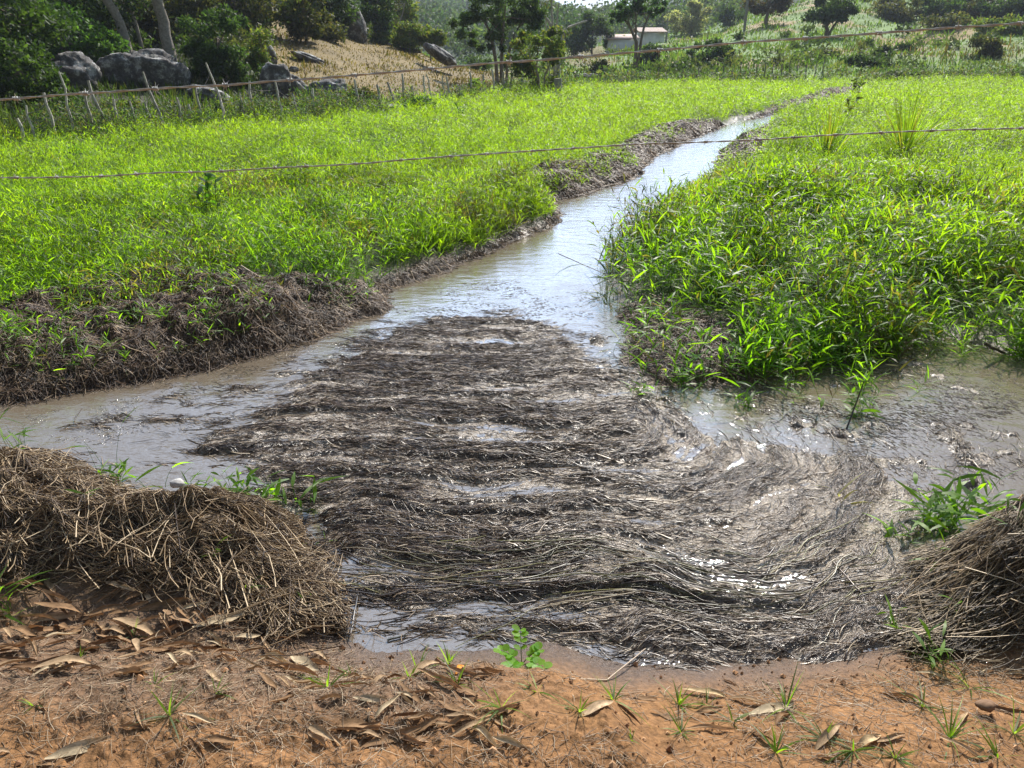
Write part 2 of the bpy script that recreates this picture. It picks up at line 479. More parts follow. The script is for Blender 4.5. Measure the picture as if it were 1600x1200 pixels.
def tubes(acc, path, R, col, S=3):
    """path (N,K,3), R (N,K) radii"""
    N, K = path.shape[:2]
    tg = np.gradient(path, axis=1); tg = nrm(tg)
    ref = np.where(np.abs(tg[..., 2:3]) > .8, np.array([1., 0, 0]), np.array([0, 0, 1.]))
    u = nrm(np.cross(tg, ref)); v = np.cross(tg, u)
    a = np.arange(S) / S * 2 * np.pi
    V = path[:, :, None] + (u[:, :, None] * np.cos(a)[:, None] + v[:, :, None] * np.sin(a)[:, None]) * R[..., None, None]
    i = np.arange(N)[:, None, None] * K * S + np.arange(K - 1)[None, :, None] * S
    s = np.arange(S)[None, None]
    s2 = (s + 1) % S
    Fc = np.stack([i + s, i + s2, i + S + s2, i + S + s], -1).reshape(-1, 4)
    cc = np.repeat(np.broadcast_to(col, (N, 3)), K * S, axis=0)
    acc.add(V, Fc, cc)
def box(acc, x0, x1, y0, y1, z0, z1, col):
    V = np.array([[x, y, z] for z in (z0, z1) for y in (y0, y1) for x in (x0, x1)], float)
    acc.add(V, np.array([[0, 2, 3, 1], [4, 5, 7, 6], [0, 1, 5, 4], [2, 6, 7, 3], [0, 4, 6, 2], [1, 3, 7, 5]]), col)
def palette(n, cols, jit=.18, w=None):
    cols = np.array(cols, float)
    i = rng.choice(len(cols), n, p=w)
    return cols[i] * U(1 - jit, 1 + jit, (n, 1))

# ------------------------------------------------------------------ ground sheet
def axis_az():
    return np.concatenate([np.linspace(-180, -48, 40, endpoint=False), np.linspace(-48, 48, 720, endpoint=False), np.linspace(48, 180, 40)])
azs = np.radians(axis_az())
rs = np.concatenate([[.02, .2, .4, .6, .8], np.exp(np.linspace(math.log(1.0), math.log(8.0), 420, endpoint=False)),
                     np.exp(np.linspace(math.log(8.0), math.log(1150.0), 400))])
RR, AA = np.meshgrid(rs, azs, indexing='ij')
GXX, GYY = RR * np.sin(AA), RR * np.cos(AA)
ZZ = hfun(GXX, GYY)
nr, na = RR.shape
i = np.arange(nr - 1)[:, None] * na + np.arange(na - 1)[None]
gF = np.stack([i, i + 1, i + na + 1, i + na], -1).reshape(-1, 4)[:, ::-1]
x_, y_, r_, a_ = GXX.ravel(), GYY.ravel(), RR.ravel(), AA.ravel()
N_ = len(x_)
def px_of(a): return 800 + np.tan(np.clip(a, -1.2, 1.2)) * 1312
def zone_dry(x, y):
    """how dry the pasture is: the tawny slope on the left, patches on the right"""
    r, a = np.hypot(x, y), np.arctan2(x, y)
    p = px_of(a) + (fbm(x, y, .3, 3, 81) - .5) * 90
    d1 = sm(385, 430, p) * sm(860, 770, p) * sm(0, 2.5, r - edge(a) - 1.5) * sm(95, 65, r)
    d2 = sm(860, 900, p) * sm(980, 940, p) * sm(58, 68, r) * sm(110, 100, r)
    d3 = sm(1280, 1340, p) * sm(60, 64, r) * sm(78, 72, r) * sm(.45, .6, fbm(x, y, .15, 3, 85) + .12) * .35
    return np.clip(d1 + d2 * .8 + d3, 0, 1)
n1 = fbm(x_, y_, 1.5, 4, 101)
field = np.array([.055, .075, .022]) * (0.7 + .8 * n1[:, None])
dirtc = np.array([.235, .12, .048])
dirtc = dirtc * (.72 + .5 * fbm(x_, y_, 5, 5, 103)[:, None])
mudc = np.array([.10, .07, .045]) * (.6 + .9 * fbm(x_, y_, 8, 4, 107)[:, None])
dryc = np.array([.16, .115, .043]) * (.6 + .8 * fbm(x_, y_, 1.1, 5, 109)[:, None])
hillc = np.array([.12, .19, .045]) * (.55 + .9 * fbm(x_, y_, .4, 5, 111)[:, None])
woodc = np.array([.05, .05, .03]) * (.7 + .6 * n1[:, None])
ez = edge(a_)
beyond = sm(0, 2.0, r_ - ez)
dry = zone_dry(x_, y_)
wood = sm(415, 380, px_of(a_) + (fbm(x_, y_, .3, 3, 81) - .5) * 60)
ing_ = (x_ > GX0) & (x_ < GX1 - .2) & (y_ > GY0) & (y_ < GY1 - .2)
sd__ = np.where(ing_, look(G_sd, x_, y_), 5)
bk_ = np.where(ing_, look(G_bank, x_, y_), 0)
md_ = np.where(ing_, look(G_ml, x_, y_) + look(G_mr, x_, y_), 0)
dirt_ = sm(2.9, 2.0, y_ + .35 * (n1 - .5)) * sm(14, 6, r_)
dirt_ = np.maximum(dirt_, sm(3.0, 2.0, y_) * (r_ < 60))
def L3(a, b, t): return a * (1 - t[:, None]) + b * t[:, None]
col = L3(field * .75, hillc, beyond)
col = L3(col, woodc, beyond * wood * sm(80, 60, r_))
col = L3(col, np.array([.03, .05, .022]) * (.6 + .8 * n1[:, None]), sm(125, 150, r_))
col = L3(col, dryc, dry)
soil = sm(.56, .62, fbm(x_, y_, .22, 4, 121)) * beyond * sm(900, 960, px_of(a_)) * sm(130, 110, r_)
col = L3(col, np.array([.30, .17, .09]) * np.ones((N_, 3)), soil * .7)
cut = sm(9, 5, np.hypot(px_of(a_) - 1147, (r_ - 97) * 2.2) * .35)
col = L3(col, dirtc, dirt_)
damp = sm(2.6, 1.75, y_ + .5 * n1) ; damp = (1 - sm(0, .32, sd__ + (n1 - .5) * .25))
brz = sm(.25, -.35, x_ + .5 * (n1 - .5)) * sm(1.42, 1.72, y_ + .4 * (n1 - .5)) * (y_ < 3)
col = L3(col, np.array([.15, .095, .058]) * (.6 + .8 * n1[:, None]), np.clip(brz, 0, 1) * .85)
col = L3(col, mudc, np.clip(bk_ + md_, 0, 1))
col = L3(col, np.array([.085, .055, .035]) * np.ones((N_, 3)), damp * (r_ < 55))
wet = np.clip(damp, 0, 1) * .9 + np.clip(bk_, 0, 1) * .25
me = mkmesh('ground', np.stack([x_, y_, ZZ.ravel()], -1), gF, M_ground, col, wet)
link('ground', me, kind='structure', label='ochre earth track edge, field soil and hillsides')
# ------------------------------------------------------------------ water
wx, wy = np.meshgrid(np.linspace(-15, 29, 60), np.linspace(1.0, 49, 60), indexing='ij')
i = np.arange(59)[:, None] * 60 + np.arange(59)[None]
me = mkmesh('water', np.stack([wx.ravel(), wy.ravel(), np.zeros(3600)], -1), np.stack([i, i + 60, i + 61, i + 1], -1).reshape(-1, 4), M_water)
link('water', me, kind='structure', label='muddy grey-brown water in the ditch reflecting the sky')

# ------------------------------------------------------------------ floating mat of mud and straw
CX, CY = P(1010, 668)
def flow_psi(x, y):
    wx_ = x + (fbm(x, y, .8, 4, 201) - .5) * .8
    wy_ = y + (fbm(x, y, 1.0, 4, 207) - .5) * .55
    return CY - np.sqrt(np.maximum(wx_ - CX, 0) ** 2 * .9 + (wy_ - CY) ** 2)
def flow_dir(x, y):
    e = .01
    gx_ = (flow_psi(x + e, y) - flow_psi(x - e, y)); gy_ = (flow_psi(x, y + e) - flow_psi(x, y - e))
    l_ = np.hypot(gx_, gy_) + 1e-9
    return gy_ / l_, -gx_ / l_
def flow_s(x, y): return np.where(x < CX, x, CX + 1.2 * np.arctan2(x - CX, np.maximum(CY - y, .01)))
def ridge(x, y):
    p, s = flow_psi(x, y), flow_s(x, y)
    a = fbm(s * 1.3 + 3, p * 15, 1.0, 3, 221)
    b = fbm(s * 2.4, p * 32, 1.0, 2, 231)
    return a, b
mgx, mgy = np.meshgrid(np.arange(-2.6, 2.7, .05), np.arange(1.7, 5.6, .05))
FR = .009
fx_, fy_ = np.meshgrid(np.arange(-2.7, 2.8, FR), np.arange(1.85, 6.0, FR), indexing='ij')
jx, jy = fx_ + (fbm(fx_, fy_, 3, 4, 241) - .5) * .5, fy_ + (fbm(fx_, fy_, 3, 4, 247) - .5) * .3
msd = np.where(inpoly(jx, jy, MAT), 1, -1) * pdist(jx, jy, MAT) + (fbm(fx_, fy_ * 1.5, 9, 4, 249) - .5) * .28 * sm(2.2, 2.8, fy_)
rwp = PL([(1010, 590), (1100, 600), (1250, 590), (1400, 570), (1440, 545), (1520, 540), (1700, 580), (1700, 745), (1450, 790), (1200, 700), (1100, 680), (1040, 625)])
lwp = PL([(90, 670), (330, 600), (560, 520), (600, 500), (700, 492), (930, 520), (990, 580), (880, 545), (800, 490), (690, 495), (540, 560), (480, 590), (400, 640), (240, 705)])
msd = np.maximum(msd, np.where(inpoly(fx_, fy_, rwp), (fbm(fx_ * .8, fy_ * 1.4, 7, 4, 253) - .57) * .5, -1))
msd = np.maximum(msd, np.where(inpoly(fx_, fy_, lwp), (fbm(fx_ * .8, fy_ * 1.6, 6, 4, 255) - .60) * .5, -1))
def matmask(x, y):
    ix = np.clip(((x + 2.7) / FR).astype(int), 0, fx_.shape[0] - 1); iy = np.clip(((y - 1.85) / FR).astype(int), 0, fx_.shape[1] - 1)
    return msd[ix, iy]
def matz(x, y, m):
    a, b = ridge(x, y)
    amp = sm(4.6, 3.2, y)
    z = .006 + (a - .40) * .062 * (.4 + .6 * amp) + (b - .5) * .02 + (fbm(x, y, 45, 2, 251) - .5) * .008
    e = sm(-.02, .10, m)
    return np.maximum(z, -.004 + .5 * z) * e + (1 - e) * -.03
a_r, b_r = ridge(fx_, fy_)
fz = matz(fx_, fy_, msd)
keep = (msd > -.05)
idx = -np.ones(fx_.shape, int); idx[keep] = np.arange(keep.sum())
q = keep[:-1, :-1] & keep[1:, :-1] & keep[:-1, 1:] & keep[1:, 1:]
fF = np.stack([idx[:-1, :-1][q], idx[1:, :-1][q], idx[1:, 1:][q], idx[:-1, 1:][q]], -1)
tone = sm(.40, .62, a_r + (b_r - .5) * .3)[keep]
mc = np.array([.40, .325, .24])[None] * (1 - tone[:, None]) + np.array([.17, .13, .095])[None] * tone[:, None]
me = mkmesh('mud_scum', np.stack([fx_[keep], fy_[keep], fz[keep]], -1), fF, M_mud, mc)
link('mud_scum', me, kind='stuff', label='grey-brown wet mud scum floating on the ditch water', category='mud')

def strand_paths(x, y, L, K, zf, jit, lift, drift=.0):
    """strands that follow the flow over the mat"""
    pts = np.zeros((len(x), K, 3))
    ang0 = rng.normal(0, jit, len(x))
    sgn = rng.choice([-1, 1], len(x))
    cx_, cy_ = x.copy(), y.copy()
    bend = rng.normal(0, drift, len(x))
    for k in range(K):
        pts[:, k, 0], pts[:, k, 1] = cx_, cy_
        dx, dy = flow_dir(cx_, cy_)
        an = np.arctan2(dy, dx) + ang0 + bend * k
        cx_ = cx_ + np.cos(an) * sgn * L / (K - 1); cy_ = cy_ + np.sin(an) * sgn * L / (K - 1)
    pts[..., 2] = zf(pts[..., 0], pts[..., 1])
    pts[..., 2] += lift[:, None] * (1 + .0 * pts[..., 0])
    tilt = rng.normal(0, .05, len(x)) * L
    pts[..., 2] += (np.linspace(-.5, .5, K)[None] * tilt[:, None])
    return pts
acc = Acc()
def mz(x, y): return np.maximum(matz(x, y, matmask(x, y)), -.002)
n = 330000
sx, sy = U(-2.6, 2.7, n), 1.9 + 4.0 * U(0, 1, n) ** 1.35
m_ = matmask(sx, sy)
ar, br = ridge(sx, sy)
leftness = sm(1.0, .2, sx)
nearness = sm(4.1, 3.0, sy)
clp = sm(.36, .60, fbm(sx, sy, 16, 3, 263))
dens = sm(.36, .56, .62 * ar + .38 * br) * (.25 + .75 * clp) * (.22 + .78 * leftness) * 1.15 + .10
dens = dens * sm(-.10, .08, m_ + (fbm(sx, sy, 6, 3, 261) - .5) * .3)
k = U(0, 1, n) < dens
sx, sy, ar = sx[k], sy[k], ar[k]; n = len(sx)
L = np.clip(rng.lognormal(math.log(.048), .6, n), .015, .28)
pth = strand_paths(sx, sy, L, 4, mz, .38, U(-.001, .006, n) + .006 * sm(.5, .7, ar), .12)
Rr = np.clip(rng.lognormal(math.log(.00105), .45, n), .0005, .0034)
R = Rr[:, None] * np.array([.6, 1, 1, .45])[None]
colr = palette(n, [(.022, .012, .006), (.055, .031, .016), (.125, .08, .045), (.24, .175, .11), (.40, .32, .22)], .3, [.30, .24, .18, .16, .12])
tubes(acc, pth, R, colr)
# short broken bits standing proud
n = 5000
sx, sy = U(-2.4, 2.3, n), 1.95 + 3.1 * U(0, 1, n) ** 1.2
k = matmask(sx, sy) > .05; sx, sy = sx[k], sy[k]; n = len(sx)
th, el = U(0, 6.28, n), U(.1, 1.0, n)
d = np.stack([np.cos(th) * np.cos(el), np.sin(th) * np.cos(el), np.sin(el)], -1)
p0 = np.stack([sx, sy, mz(sx, sy)], -1); L = U(.012, .05, n)
tubes(acc, p0[:, None] + d[:, None] * (L[:, None] * np.array([0, .5, 1]))[..., None], U(.0008, .0018, n)[:, None] * np.array([1, 1, .5]), palette(n, [(.04, .025, .016), (.09, .06, .04)], .3))
link('floating_straw', acc.mesh('floating_straw', M_wet), kind='stuff', label='dark wet straw combed into swirling ridges across the muddy water', category='straw')
# longer reeds lying in the near part of the mat: one heap nobody could count
acc = Acc()
def imgpts(n, x0, x1, y0, y1):
    a = np.array([P(px, py) for px, py in zip(U(x0, x1, n), U(y0, y1, n))]); return a[:, 0], a[:, 1]
sx, sy = imgpts(270, 560, 1330, 850, 960)
m_ = matmask(sx, sy); k = m_ > .04; sx, sy = sx[k], sy[k]; n = len(sx)
L = U(.12, .42, n)
pth = strand_paths(sx, sy, L, 6, mz, .22, U(.006, .022, n), .05)
tubes(acc, pth, U(.0013, .0030, n)[:, None] * np.array([.7, 1, 1, 1, .9, .5]), palette(n, [(.10, .085, .035), (.19, .17, .06), (.06, .04, .025), (.28, .22, .13)], .25, [.3, .12, .4, .18]), 5)
link('reed_stems', acc.mesh('reed_stems', M_wet), kind='stuff', label='longer olive and brown reed stems lying over the near edge of the straw mat', category='reeds')
# glints and flecks of straw floating on open water
acc = Acc()
def flecks(poly, n, dens_f, Lr, cols, w, seed):
    xs, ys = zip(*poly)
    x, y = U(min(xs), max(xs), n), U(min(ys), max(ys), n)
    k = inpoly(x, y, poly) & (U(0, 1, n) < dens_f(x, y)); x, y = x[k], y[k]; n = len(x)
    k = look(G_sd, x, y) < -.01; x, y = x[k], y[k]; n = len(x)
    th = fbm(x, y, .9, 2, seed) * 5 + rng.normal(0, .5, n)
    L = U(*Lr, n)
    d = np.stack([np.cos(th), np.sin(th), U(-.02, .05, n)], -1)
    p0 = np.stack([x, y, np.full(n, .0005)], -1)
    tubes(acc, p0[:, None] + d[:, None] * (L[:, None] * np.array([0, .5, 1]))[..., None], U(.0007, .0018, n)[:, None] * np.array([.6, 1, .5]), palette(n, cols, .3, w))
RW = PL([(985, 565), (1100, 600), (1250, 590), (1400, 570), (1440, 545), (1520, 540), (1700, 580), (1700, 740), (1450, 775), (1200, 700), (1100, 680), (1040, 625)])
LW = PL([(20, 640), (330, 580), (560, 505), (690, 497), (540, 560), (480, 590), (400, 640), (240, 705), (80, 690)])
CW = PL([(600, 490), (700, 440), (900, 440), (985, 500), (985, 580), (880, 535), (800, 490), (690, 495)])
fc = [(.05, .035, .022), (.16, .12, .08), (.34, .28, .2)]
flecks(RW, 36000, lambda x, y: .9 * sm(.38, .62, fbm(x, y, 3.0, 3, 301)), (.008, .035), fc, [.3, .3, .4], 305)
flecks(LW, 24000, lambda x, y: .8 * sm(.45, .62, fbm(x, y, 4.0, 3, 311)), (.008, .03), fc, [.4, .35, .25], 315)
flecks(CW, 16000, lambda x, y: .5 * sm(.45, .65, fbm(x, y, 4.0, 3, 321)), (.008, .03), fc, [.3, .35, .35], 325)
link('floating_flecks', acc.mesh('floating_flecks', M_fleck), kind='stuff', label='fine straw flecks drifting on the open muddy water', category='straw')

# ------------------------------------------------------------------ straw on the banks and heaps
def heap_straw(acc, poly_list, n, Lr, Rr, cols, w, lift, jit, dirf, kf=None, K=5, zmin=.0):
    msk = np.any([inpoly(wobx, woby, q) for q in poly_list], axis=0) & (gy > 1.0) & (np.abs(gx) < gy * 1.05 + 1)
    ci = np.flatnonzero(msk.ravel()); cxx, cyy = gx.ravel()[ci], gy.ravel()[ci]
    wgt = 1 / (cxx ** 2 + cyy ** 2) ** .9; wgt /= wgt.sum()
    sl = rng.choice(len(ci), n, p=wgt)
    x, y = cxx[sl] + U(-.03, .03, n), cyy[sl] + U(-.03, .03, n)
    st_ = (U(0, 1, n) < .16) & (y < 6.5); x = x + st_ * rng.normal(0, .13, n); y = y + st_ * rng.normal(0, .10, n)
    if kf is not None:
        k = kf(x, y); x, y = x[k], y[k]
    n = len(x)
    th = dirf(x, y) + rng.normal(0, jit, n)
    L = np.clip(rng.lognormal(math.log(Lr), .45, n), Lr * .3, Lr * 3)
    cv = rng.normal(0, .35, n)
    t = np.linspace(-.5, .5, K)
    ang = th[:, None] + cv[:, None] * t[None] * 1.6
    stp = L[:, None] / (K - 1)
    X = x[:, None] + np.cumsum(np.cos(ang) * stp, 1) - L[:, None] * .5 * np.cos(th)[:, None]
    Y = y[:, None] + np.cumsum(np.sin(ang) * stp, 1) - L[:, None] * .5 * np.sin(th)[:, None]
    Z = hfun(X, Y)
    Zm = Z.mean(1, keepdims=True)
    Z = np.maximum(Z, Z * .6 + Zm * .4) + U(0, lift, n)[:, None] + (np.linspace(-.5, .5, K)[None] * (rng.normal(0, .12, n) * L)[:, None])
    ok = (Z.min(1) > zmin - .012)
    pth = np.stack([X, Y, np.maximum(Z, .004)], -1)[ok]; n = len(pth)
    sc_ = np.clip(np.hypot(x[ok], y[ok]) / 4.0, 1, 4)
    tubes(acc, pth, (U(*Rr, n) * sc_)[:, None] * np.linspace(1, .5, K)[None], palette(n, cols, .3, w))
dry5 = [(.085, .05, .023), (.17, .112, .058), (.31, .215, .115), (.50, .385, .24), (.03, .017, .009)]
acc = Acc()
heap_straw(acc, [MNDL], 40000, .062, (.0009, .0028), dry5, [.24, .3, .24, .08, .14], .05, .62, lambda x, y: 3.0 + (fbm(x, y, 1.9, 3, 401) - .5) * 3.6, lambda x, y: U(0, 1, len(x)) < .25 + sm(.38, .52, fbm(x, y, 5, 3, 405)))
heap_straw(acc, [MNDL], 1500, .20, (.0014, .0028), dry5, [.1, .3, .35, .2, .05], .06, .8, lambda x, y: 2.6 + (fbm(x, y, 1.3, 2, 401) - .5) * 3.0)
link('straw_heap', acc.mesh('straw_heap', M_straw), kind='stuff', label='grey-brown heap of raked dry straw left of the muddy mat', category='straw heap')
acc = Acc()
heap_straw(acc, [MNDR], 26000, .085, (.0008, .0021), [(.07, .044, .018), (.12, .082, .034), (.21, .15, .075), (.38, .29, .17), (.028, .017, .008)], [.3, .28, .18, .08, .16], .05, .45, lambda x, y: .25 + (fbm(x, y, 1.4, 2, 411) - .5) * 2.6)
heap_straw(acc, [MNDR], 700, .2, (.0012, .0024), dry5, [.1, .3, .35, .2, .05], .08, .6, lambda x, y: .25 + (fbm(x, y, 1.4, 2, 411) - .5) * 2.6)
link('straw_heap', acc.mesh('straw_heap', M_straw), kind='stuff', label='rounded dark straw heap at the right end of the earth edge', category='straw heap')
acc = Acc()
brn = [(.065, .036, .018), (.12, .07, .036), (.21, .135, .07), (.34, .24, .14), (.028, .016, .009)]
heap_straw(acc, BANK, 105000, .085, (.0009, .0026), brn, [.3, .25, .17, .08, .20], .045, 1.1, lambda x, y: -1.0 + (fbm(x, y, 1.2, 2, 421) - .5) * 3.2)
link('bank_straw', acc.mesh('bank_straw', M_straw), kind='stuff', label='dark brown matted dead grass heaped along the ditch banks', category='dead grass')
# thin straw litter on the earth edge
acc = Acc()
LIT = PL([(-300, 900), (500, 960), (700, 1020), (1000, 1020), (1400, 1005), (1900, 980), (1900, 1250), (-300, 1250)], .15)
def litk(x, y):
    m = fbm(x, y, 2.2, 4, 431)
    left = sm(.1, -.6, x) * (1 + 2.5 * sm(1.4, 1.6, y))
    far = sm(1.55, 2.0, y)
    return U(0, 1, len(x)) < np.clip(sm(.45, .62, m) * .45 + left * .25 + far * .75 - .05, .02, 1)
heap_straw(acc, [LIT], 15000, .045, (.0005, .0014), [(.22, .14, .075), (.33, .235, .14), (.13, .08, .042), (.44, .34, .22)], [.35, .3, .25, .1], .008, 1.6, lambda x, y: 0 * x, litk)
link('straw_litter', acc.mesh('straw_litter', M_straw), kind='stuff', label='short straw litter scattered on the ochre earth', category='straw litter')
# crumbs of earth
acc = Acc()
n = 9000
x, y = U(-2.6, 2.6, n), U(1.05, 2.15, n)
k = (look(G_sd, x, y) > .02) & (U(0, 1, n) < sm(.3, .7, fbm(x, y, 4, 3, 441)) + .1); x, y = x[k], y[k]; n = len(x)
s = np.clip(rng.lognormal(math.log(.0023), .65, n), .0012, .016)
ca = np.array([[1, 0, 0], [0, 1, 0], [-1, 0, 0], [0, -1, 0], [0, 0, 1], [0, 0, -1]], float)
V = ca[None] * s[:, None, None] * U(.6, 1.3, (n, 6, 1)) + np.stack([x, y, hfun(x, y) + s * .4], -1)[:, None]
b = (np.arange(n) * 6)[:, None, None]
tri = np.array([[0, 1, 4], [1, 2, 4], [2, 3, 4], [3, 0, 4], [1, 0, 5], [2, 1, 5], [3, 2, 5], [0, 3, 5]])[None]
cc = np.repeat(palette(n, [(.36, .19, .09), (.25, .13, .065), (.46, .27, .14)], .25), 6, axis=0)
link('earth_crumbs', mkmesh('earth_crumbs', V, (b + tri).reshape(-1, 3), M_crumb, cc, smooth=False), kind='stuff', label='loose crumbs of ochre earth on the track edge', category='earth crumbs')

# ------------------------------------------------------------------ grass
PROFL = [.35, 1.0, .75, .04]
def leafy(acc, bp, h, lean, la, m, Ll, Lw, cols, stemc, tmin=.2, elev=(.2, 1.2), prof=PROFL, stem=True, sagf=.35):
    """stems at bp (N,3), height h, lean in direction la; m leaves each"""
    N = len(bp)
    ld = np.stack([np.cos(la), np.sin(la), np.zeros(N)], -1)
    def at(t):
        return bp[:, None] + np.array([0, 0, 1.]) * (h[:, None] * t)[..., None] + ld[:, None] * (lean[:, None] * h[:, None] * t ** 1.7)[..., None]
    if stem:
        t = np.tile(np.linspace(0, 1, 4), (N, 1))
        pth = at(t)
        R = np.maximum(.0013, Lw * .09)[:, None] * np.linspace(1.1, .5, 4)[None]
        tubes(acc, pth, R, stemc)
    t = np.clip(np.linspace(tmin, 1, m)[None] + U(-.07, .07, (N, m)), .05, 1)
    p0 = at(t).reshape(-1, 3)
    az = (U(0, 6.283, N)[:, None] + np.arange(m)[None] * 2.6 + rng.normal(0, .5, (N, m))).ravel()
    el = (U(elev[0], elev[1], (N, m)) * (.6 + .5 * t)).ravel()
    d = np.stack([np.cos(az) * np.cos(el), np.sin(az) * np.cos(el), np.sin(el)], -1)
    side = nrm(np.cross(d, np.array([0, 0, 1.])) + rng.normal(0, .35, d.shape))
    L = np.repeat(Ll, m) * U(.55, 1.15, N * m)
    Wd = np.repeat(Lw, m) * U(.7, 1.15, N * m)
    sag = np.zeros_like(d); sag[:, 2] = -L * sagf * U(.1, 1.3, len(L)); sag[:, :2] = d[:, :2] * (L * .12)[:, None]
    c = np.repeat(cols, m, axis=0) * U(.82, 1.18, (N * m, 1))
    ribbons(acc, p0, d, side, L, Wd, sag, prof, c)
G1 = [(.16, .28, .024), (.23, .36, .03), (.10, .19, .025), (.30, .40, .045)]
def grass_field(n, r0, r1, cap, name, label, right_only=None):
    r = np.exp(U(math.log(r0), math.log(r1), n)); az = U(rad(-46), rad(48), n)
    x, y = r * np.sin(az), r * np.cos(az)
    dn = n / (math.log(r1 / r0) * rad(94) * r * r)
    sd = look(G_sd, x, y); bk = look(G_bank, x, y)
    patch = fbm(x, y, .9, 3, 501)
    onb = sm(.42, .56, fbm(x, y, 2.0, 3, 503)) * .6 + .03
    den = np.where(bk > .35, onb, 1.0)
    right = (offc(x, y) > 0)
    den = den * np.where(right, np.maximum(sm(-.12, .10, sd + .12 * (fbm(x, y, 4, 3, 507) - .5)), .13 * sm(-.55, -.1, sd) * (r < 6.5) * sm(.42, .55, fbm(x, y, 2.2, 3, 531))), sm(.05, .16, sd))
    den = den * (r < edge(az) + 1.5) * (y > 2.95) * np.where((y < 3.6) & (x < 0), 0, 1)
    thin = sm(.36, .52, fbm(x, y, 1.1, 3, 509)) * .62 + np.where(right, .22, .38)
    den = den * np.where(r < 9, thin, 1)
    k = U(0, 1, n) < den * np.minimum(1, cap / dn)
    x, y, r, right, patch, az, bk = x[k], y[k], r[k], right[k], patch[k], az[k], bk[k]; n = len(x)
    nearR = right & (r < 11)
    h = U(.12, .28, n) * (.35 + 1.3 * patch) + np.where(nearR, .03 + .17 * fbm(x, y, 1.3, 2, 511), 0)
    h = h * np.where(bk > .35, .6, 1)
    h = np.where(right & (y < 5.0), h * (.5 + .5 * sm(-.1, .3, look(G_sd, x, y))), h)
    g = np.clip(r / 13, 1, 2.4) ** .75
    big = np.where(nearR, 1.3, .86)
    hue = fbm(x, y, .35, 3, 515)
    c = palette(n, G1, .2, [.4, .28, .2, .12])
    yl = sm(.35, .65, hue)[:, None]
    far = sm(6, 22, r)[:, None]
    c = c * (1 - yl * .5) + np.array([.23, .33, .03]) * U(.8, 1.2, (n, 1)) * yl * .5
    c = c * (1 - far * .45) + np.array([.25, .36, .035]) * U(.75, 1.2, (n, 1)) * far * .45
    c = c * (1 - (1 - sm(4, 9, r))[:, None] * np.array([.25, .05, 0]))
    dead = U(0, 1, n) < np.where(nearR, .07, .03) + .4 * sm(.56, .68, fbm(x, y, 1.1, 3, 517)) * (r < 12)
    c[dead] = palette(int(dead.sum()), [(.20, .185, .11), (.13, .105, .07)], .25)
    dk = sm(.64, .70, fbm(x, y, 1.4, 3, 519)); h = h * (1 + .5 * dk); c = c * (1 - .35 * dk[:, None])
    acc = Acc()
    z = np.maximum(hfun(x, y), -.01)
    leafy(acc, np.stack([x, y, z], -1), h * g ** .3, U(.05, .6, n), U(0, 6.28, n), 5, U(.075, .135, n) * g * big, U(.009, .0145, n) * g * big, c, c * np.array([.8, .7, .8]) , .18)
    t_ = (U(0, 1, n) < .55 * sm(.46, .62, fbm(x, y, .8, 3, 521)) + .12) & (bk < .35)
    m_ = int(t_.sum())
    leafy(acc, np.stack([x, y, z], -1)[t_], h[t_] * .35, U(.05, .3, m_), U(0, 6.28, m_), 6, (U(.16, .30, m_) * g[t_] ** .6), U(.005, .009, m_) * g[t_], c[t_] * 1.1, c[t_] * .6, .1, (.7, 1.35), [.7, 1, .9, .6, .05], False, .5)
    link(name, acc.mesh(name, M_leaf), kind='stuff', label=label, category='grass')
grass_field(150000, 3.0, 11.0, 760, 'grass', 'dense bright green broad-bladed grass in front of the ditch bends')
grass_field(150000, 9.5, 58.0, 520, 'grass', 'bright green sunlit pasture grass reaching to the fence and hill foot')

# ------------------------------------------------------------------ hillside ground cover
acc = Acc()
n = 260000
r = np.exp(U(math.log(18), math.log(170), n)); az = U(rad(-37), rad(37), n)
x, y = r * np.sin(az), r * np.cos(az)
k = (r > edge(az) + .6); x, y, r, az = x[k], y[k], r[k], az[k]; n = len(x)
p = px_of(az); dry = zone_dry(x, y)
cl = fbm(x, y, .5, 3, 601)
k = U(0, 1, n) < np.where(dry > .5, .5 + .4 * cl, .35 + .8 * sm(.4, .6, cl)); x, y, r, az, p, dry, cl = [v[k] for v in (x, y, r, az, p, dry, cl)]; n = len(x)
h = np.where(dry > .4, U(.06, .2, n) * (.5 + cl), U(.15, .5, n) * (.4 + 1.2 * cl)) * (1 + .8 * sm(.66, .74, cl))
th, el = U(0, 6.28, n), U(.5, 1.5, n)
d = np.stack([np.cos(th) * np.cos(el), np.sin(th) * np.cos(el), np.sin(el)], -1)
side = nrm(np.cross(d, np.array([0, 0, 1.])) + .01)
c = palette(n, [(.11, .20, .035), (.14, .225, .045), (.16, .19, .055), (.06, .11, .02)], .2) * (.6 + .9 * fbm(x, y, .25, 3, 605))[:, None]
cd_ = palette(n, [(.16, .115, .04), (.125, .09, .03), (.20, .15, .055), (.10, .10, .026)], .25) * (.6 + .8 * fbm(x, y, .6, 3, 607))[:, None]
c = np.where((U(0, 1, n) < dry)[:, None], cd_, c)
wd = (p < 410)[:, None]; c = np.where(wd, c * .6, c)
ribbons(acc, np.stack([x, y, hfun(x, y, False) - .03], -1), d, side, h, np.clip(r / 900, .02, .2) * U(.7, 1.4, n), np.stack([0 * h, 0 * h, -h * .2], -1), [.6, 1, .1], c)
link('hill_grass', acc.mesh('hill_grass', M_tree), kind='stuff', label='rough tawny and green grass covering the hillsides', category='grass')
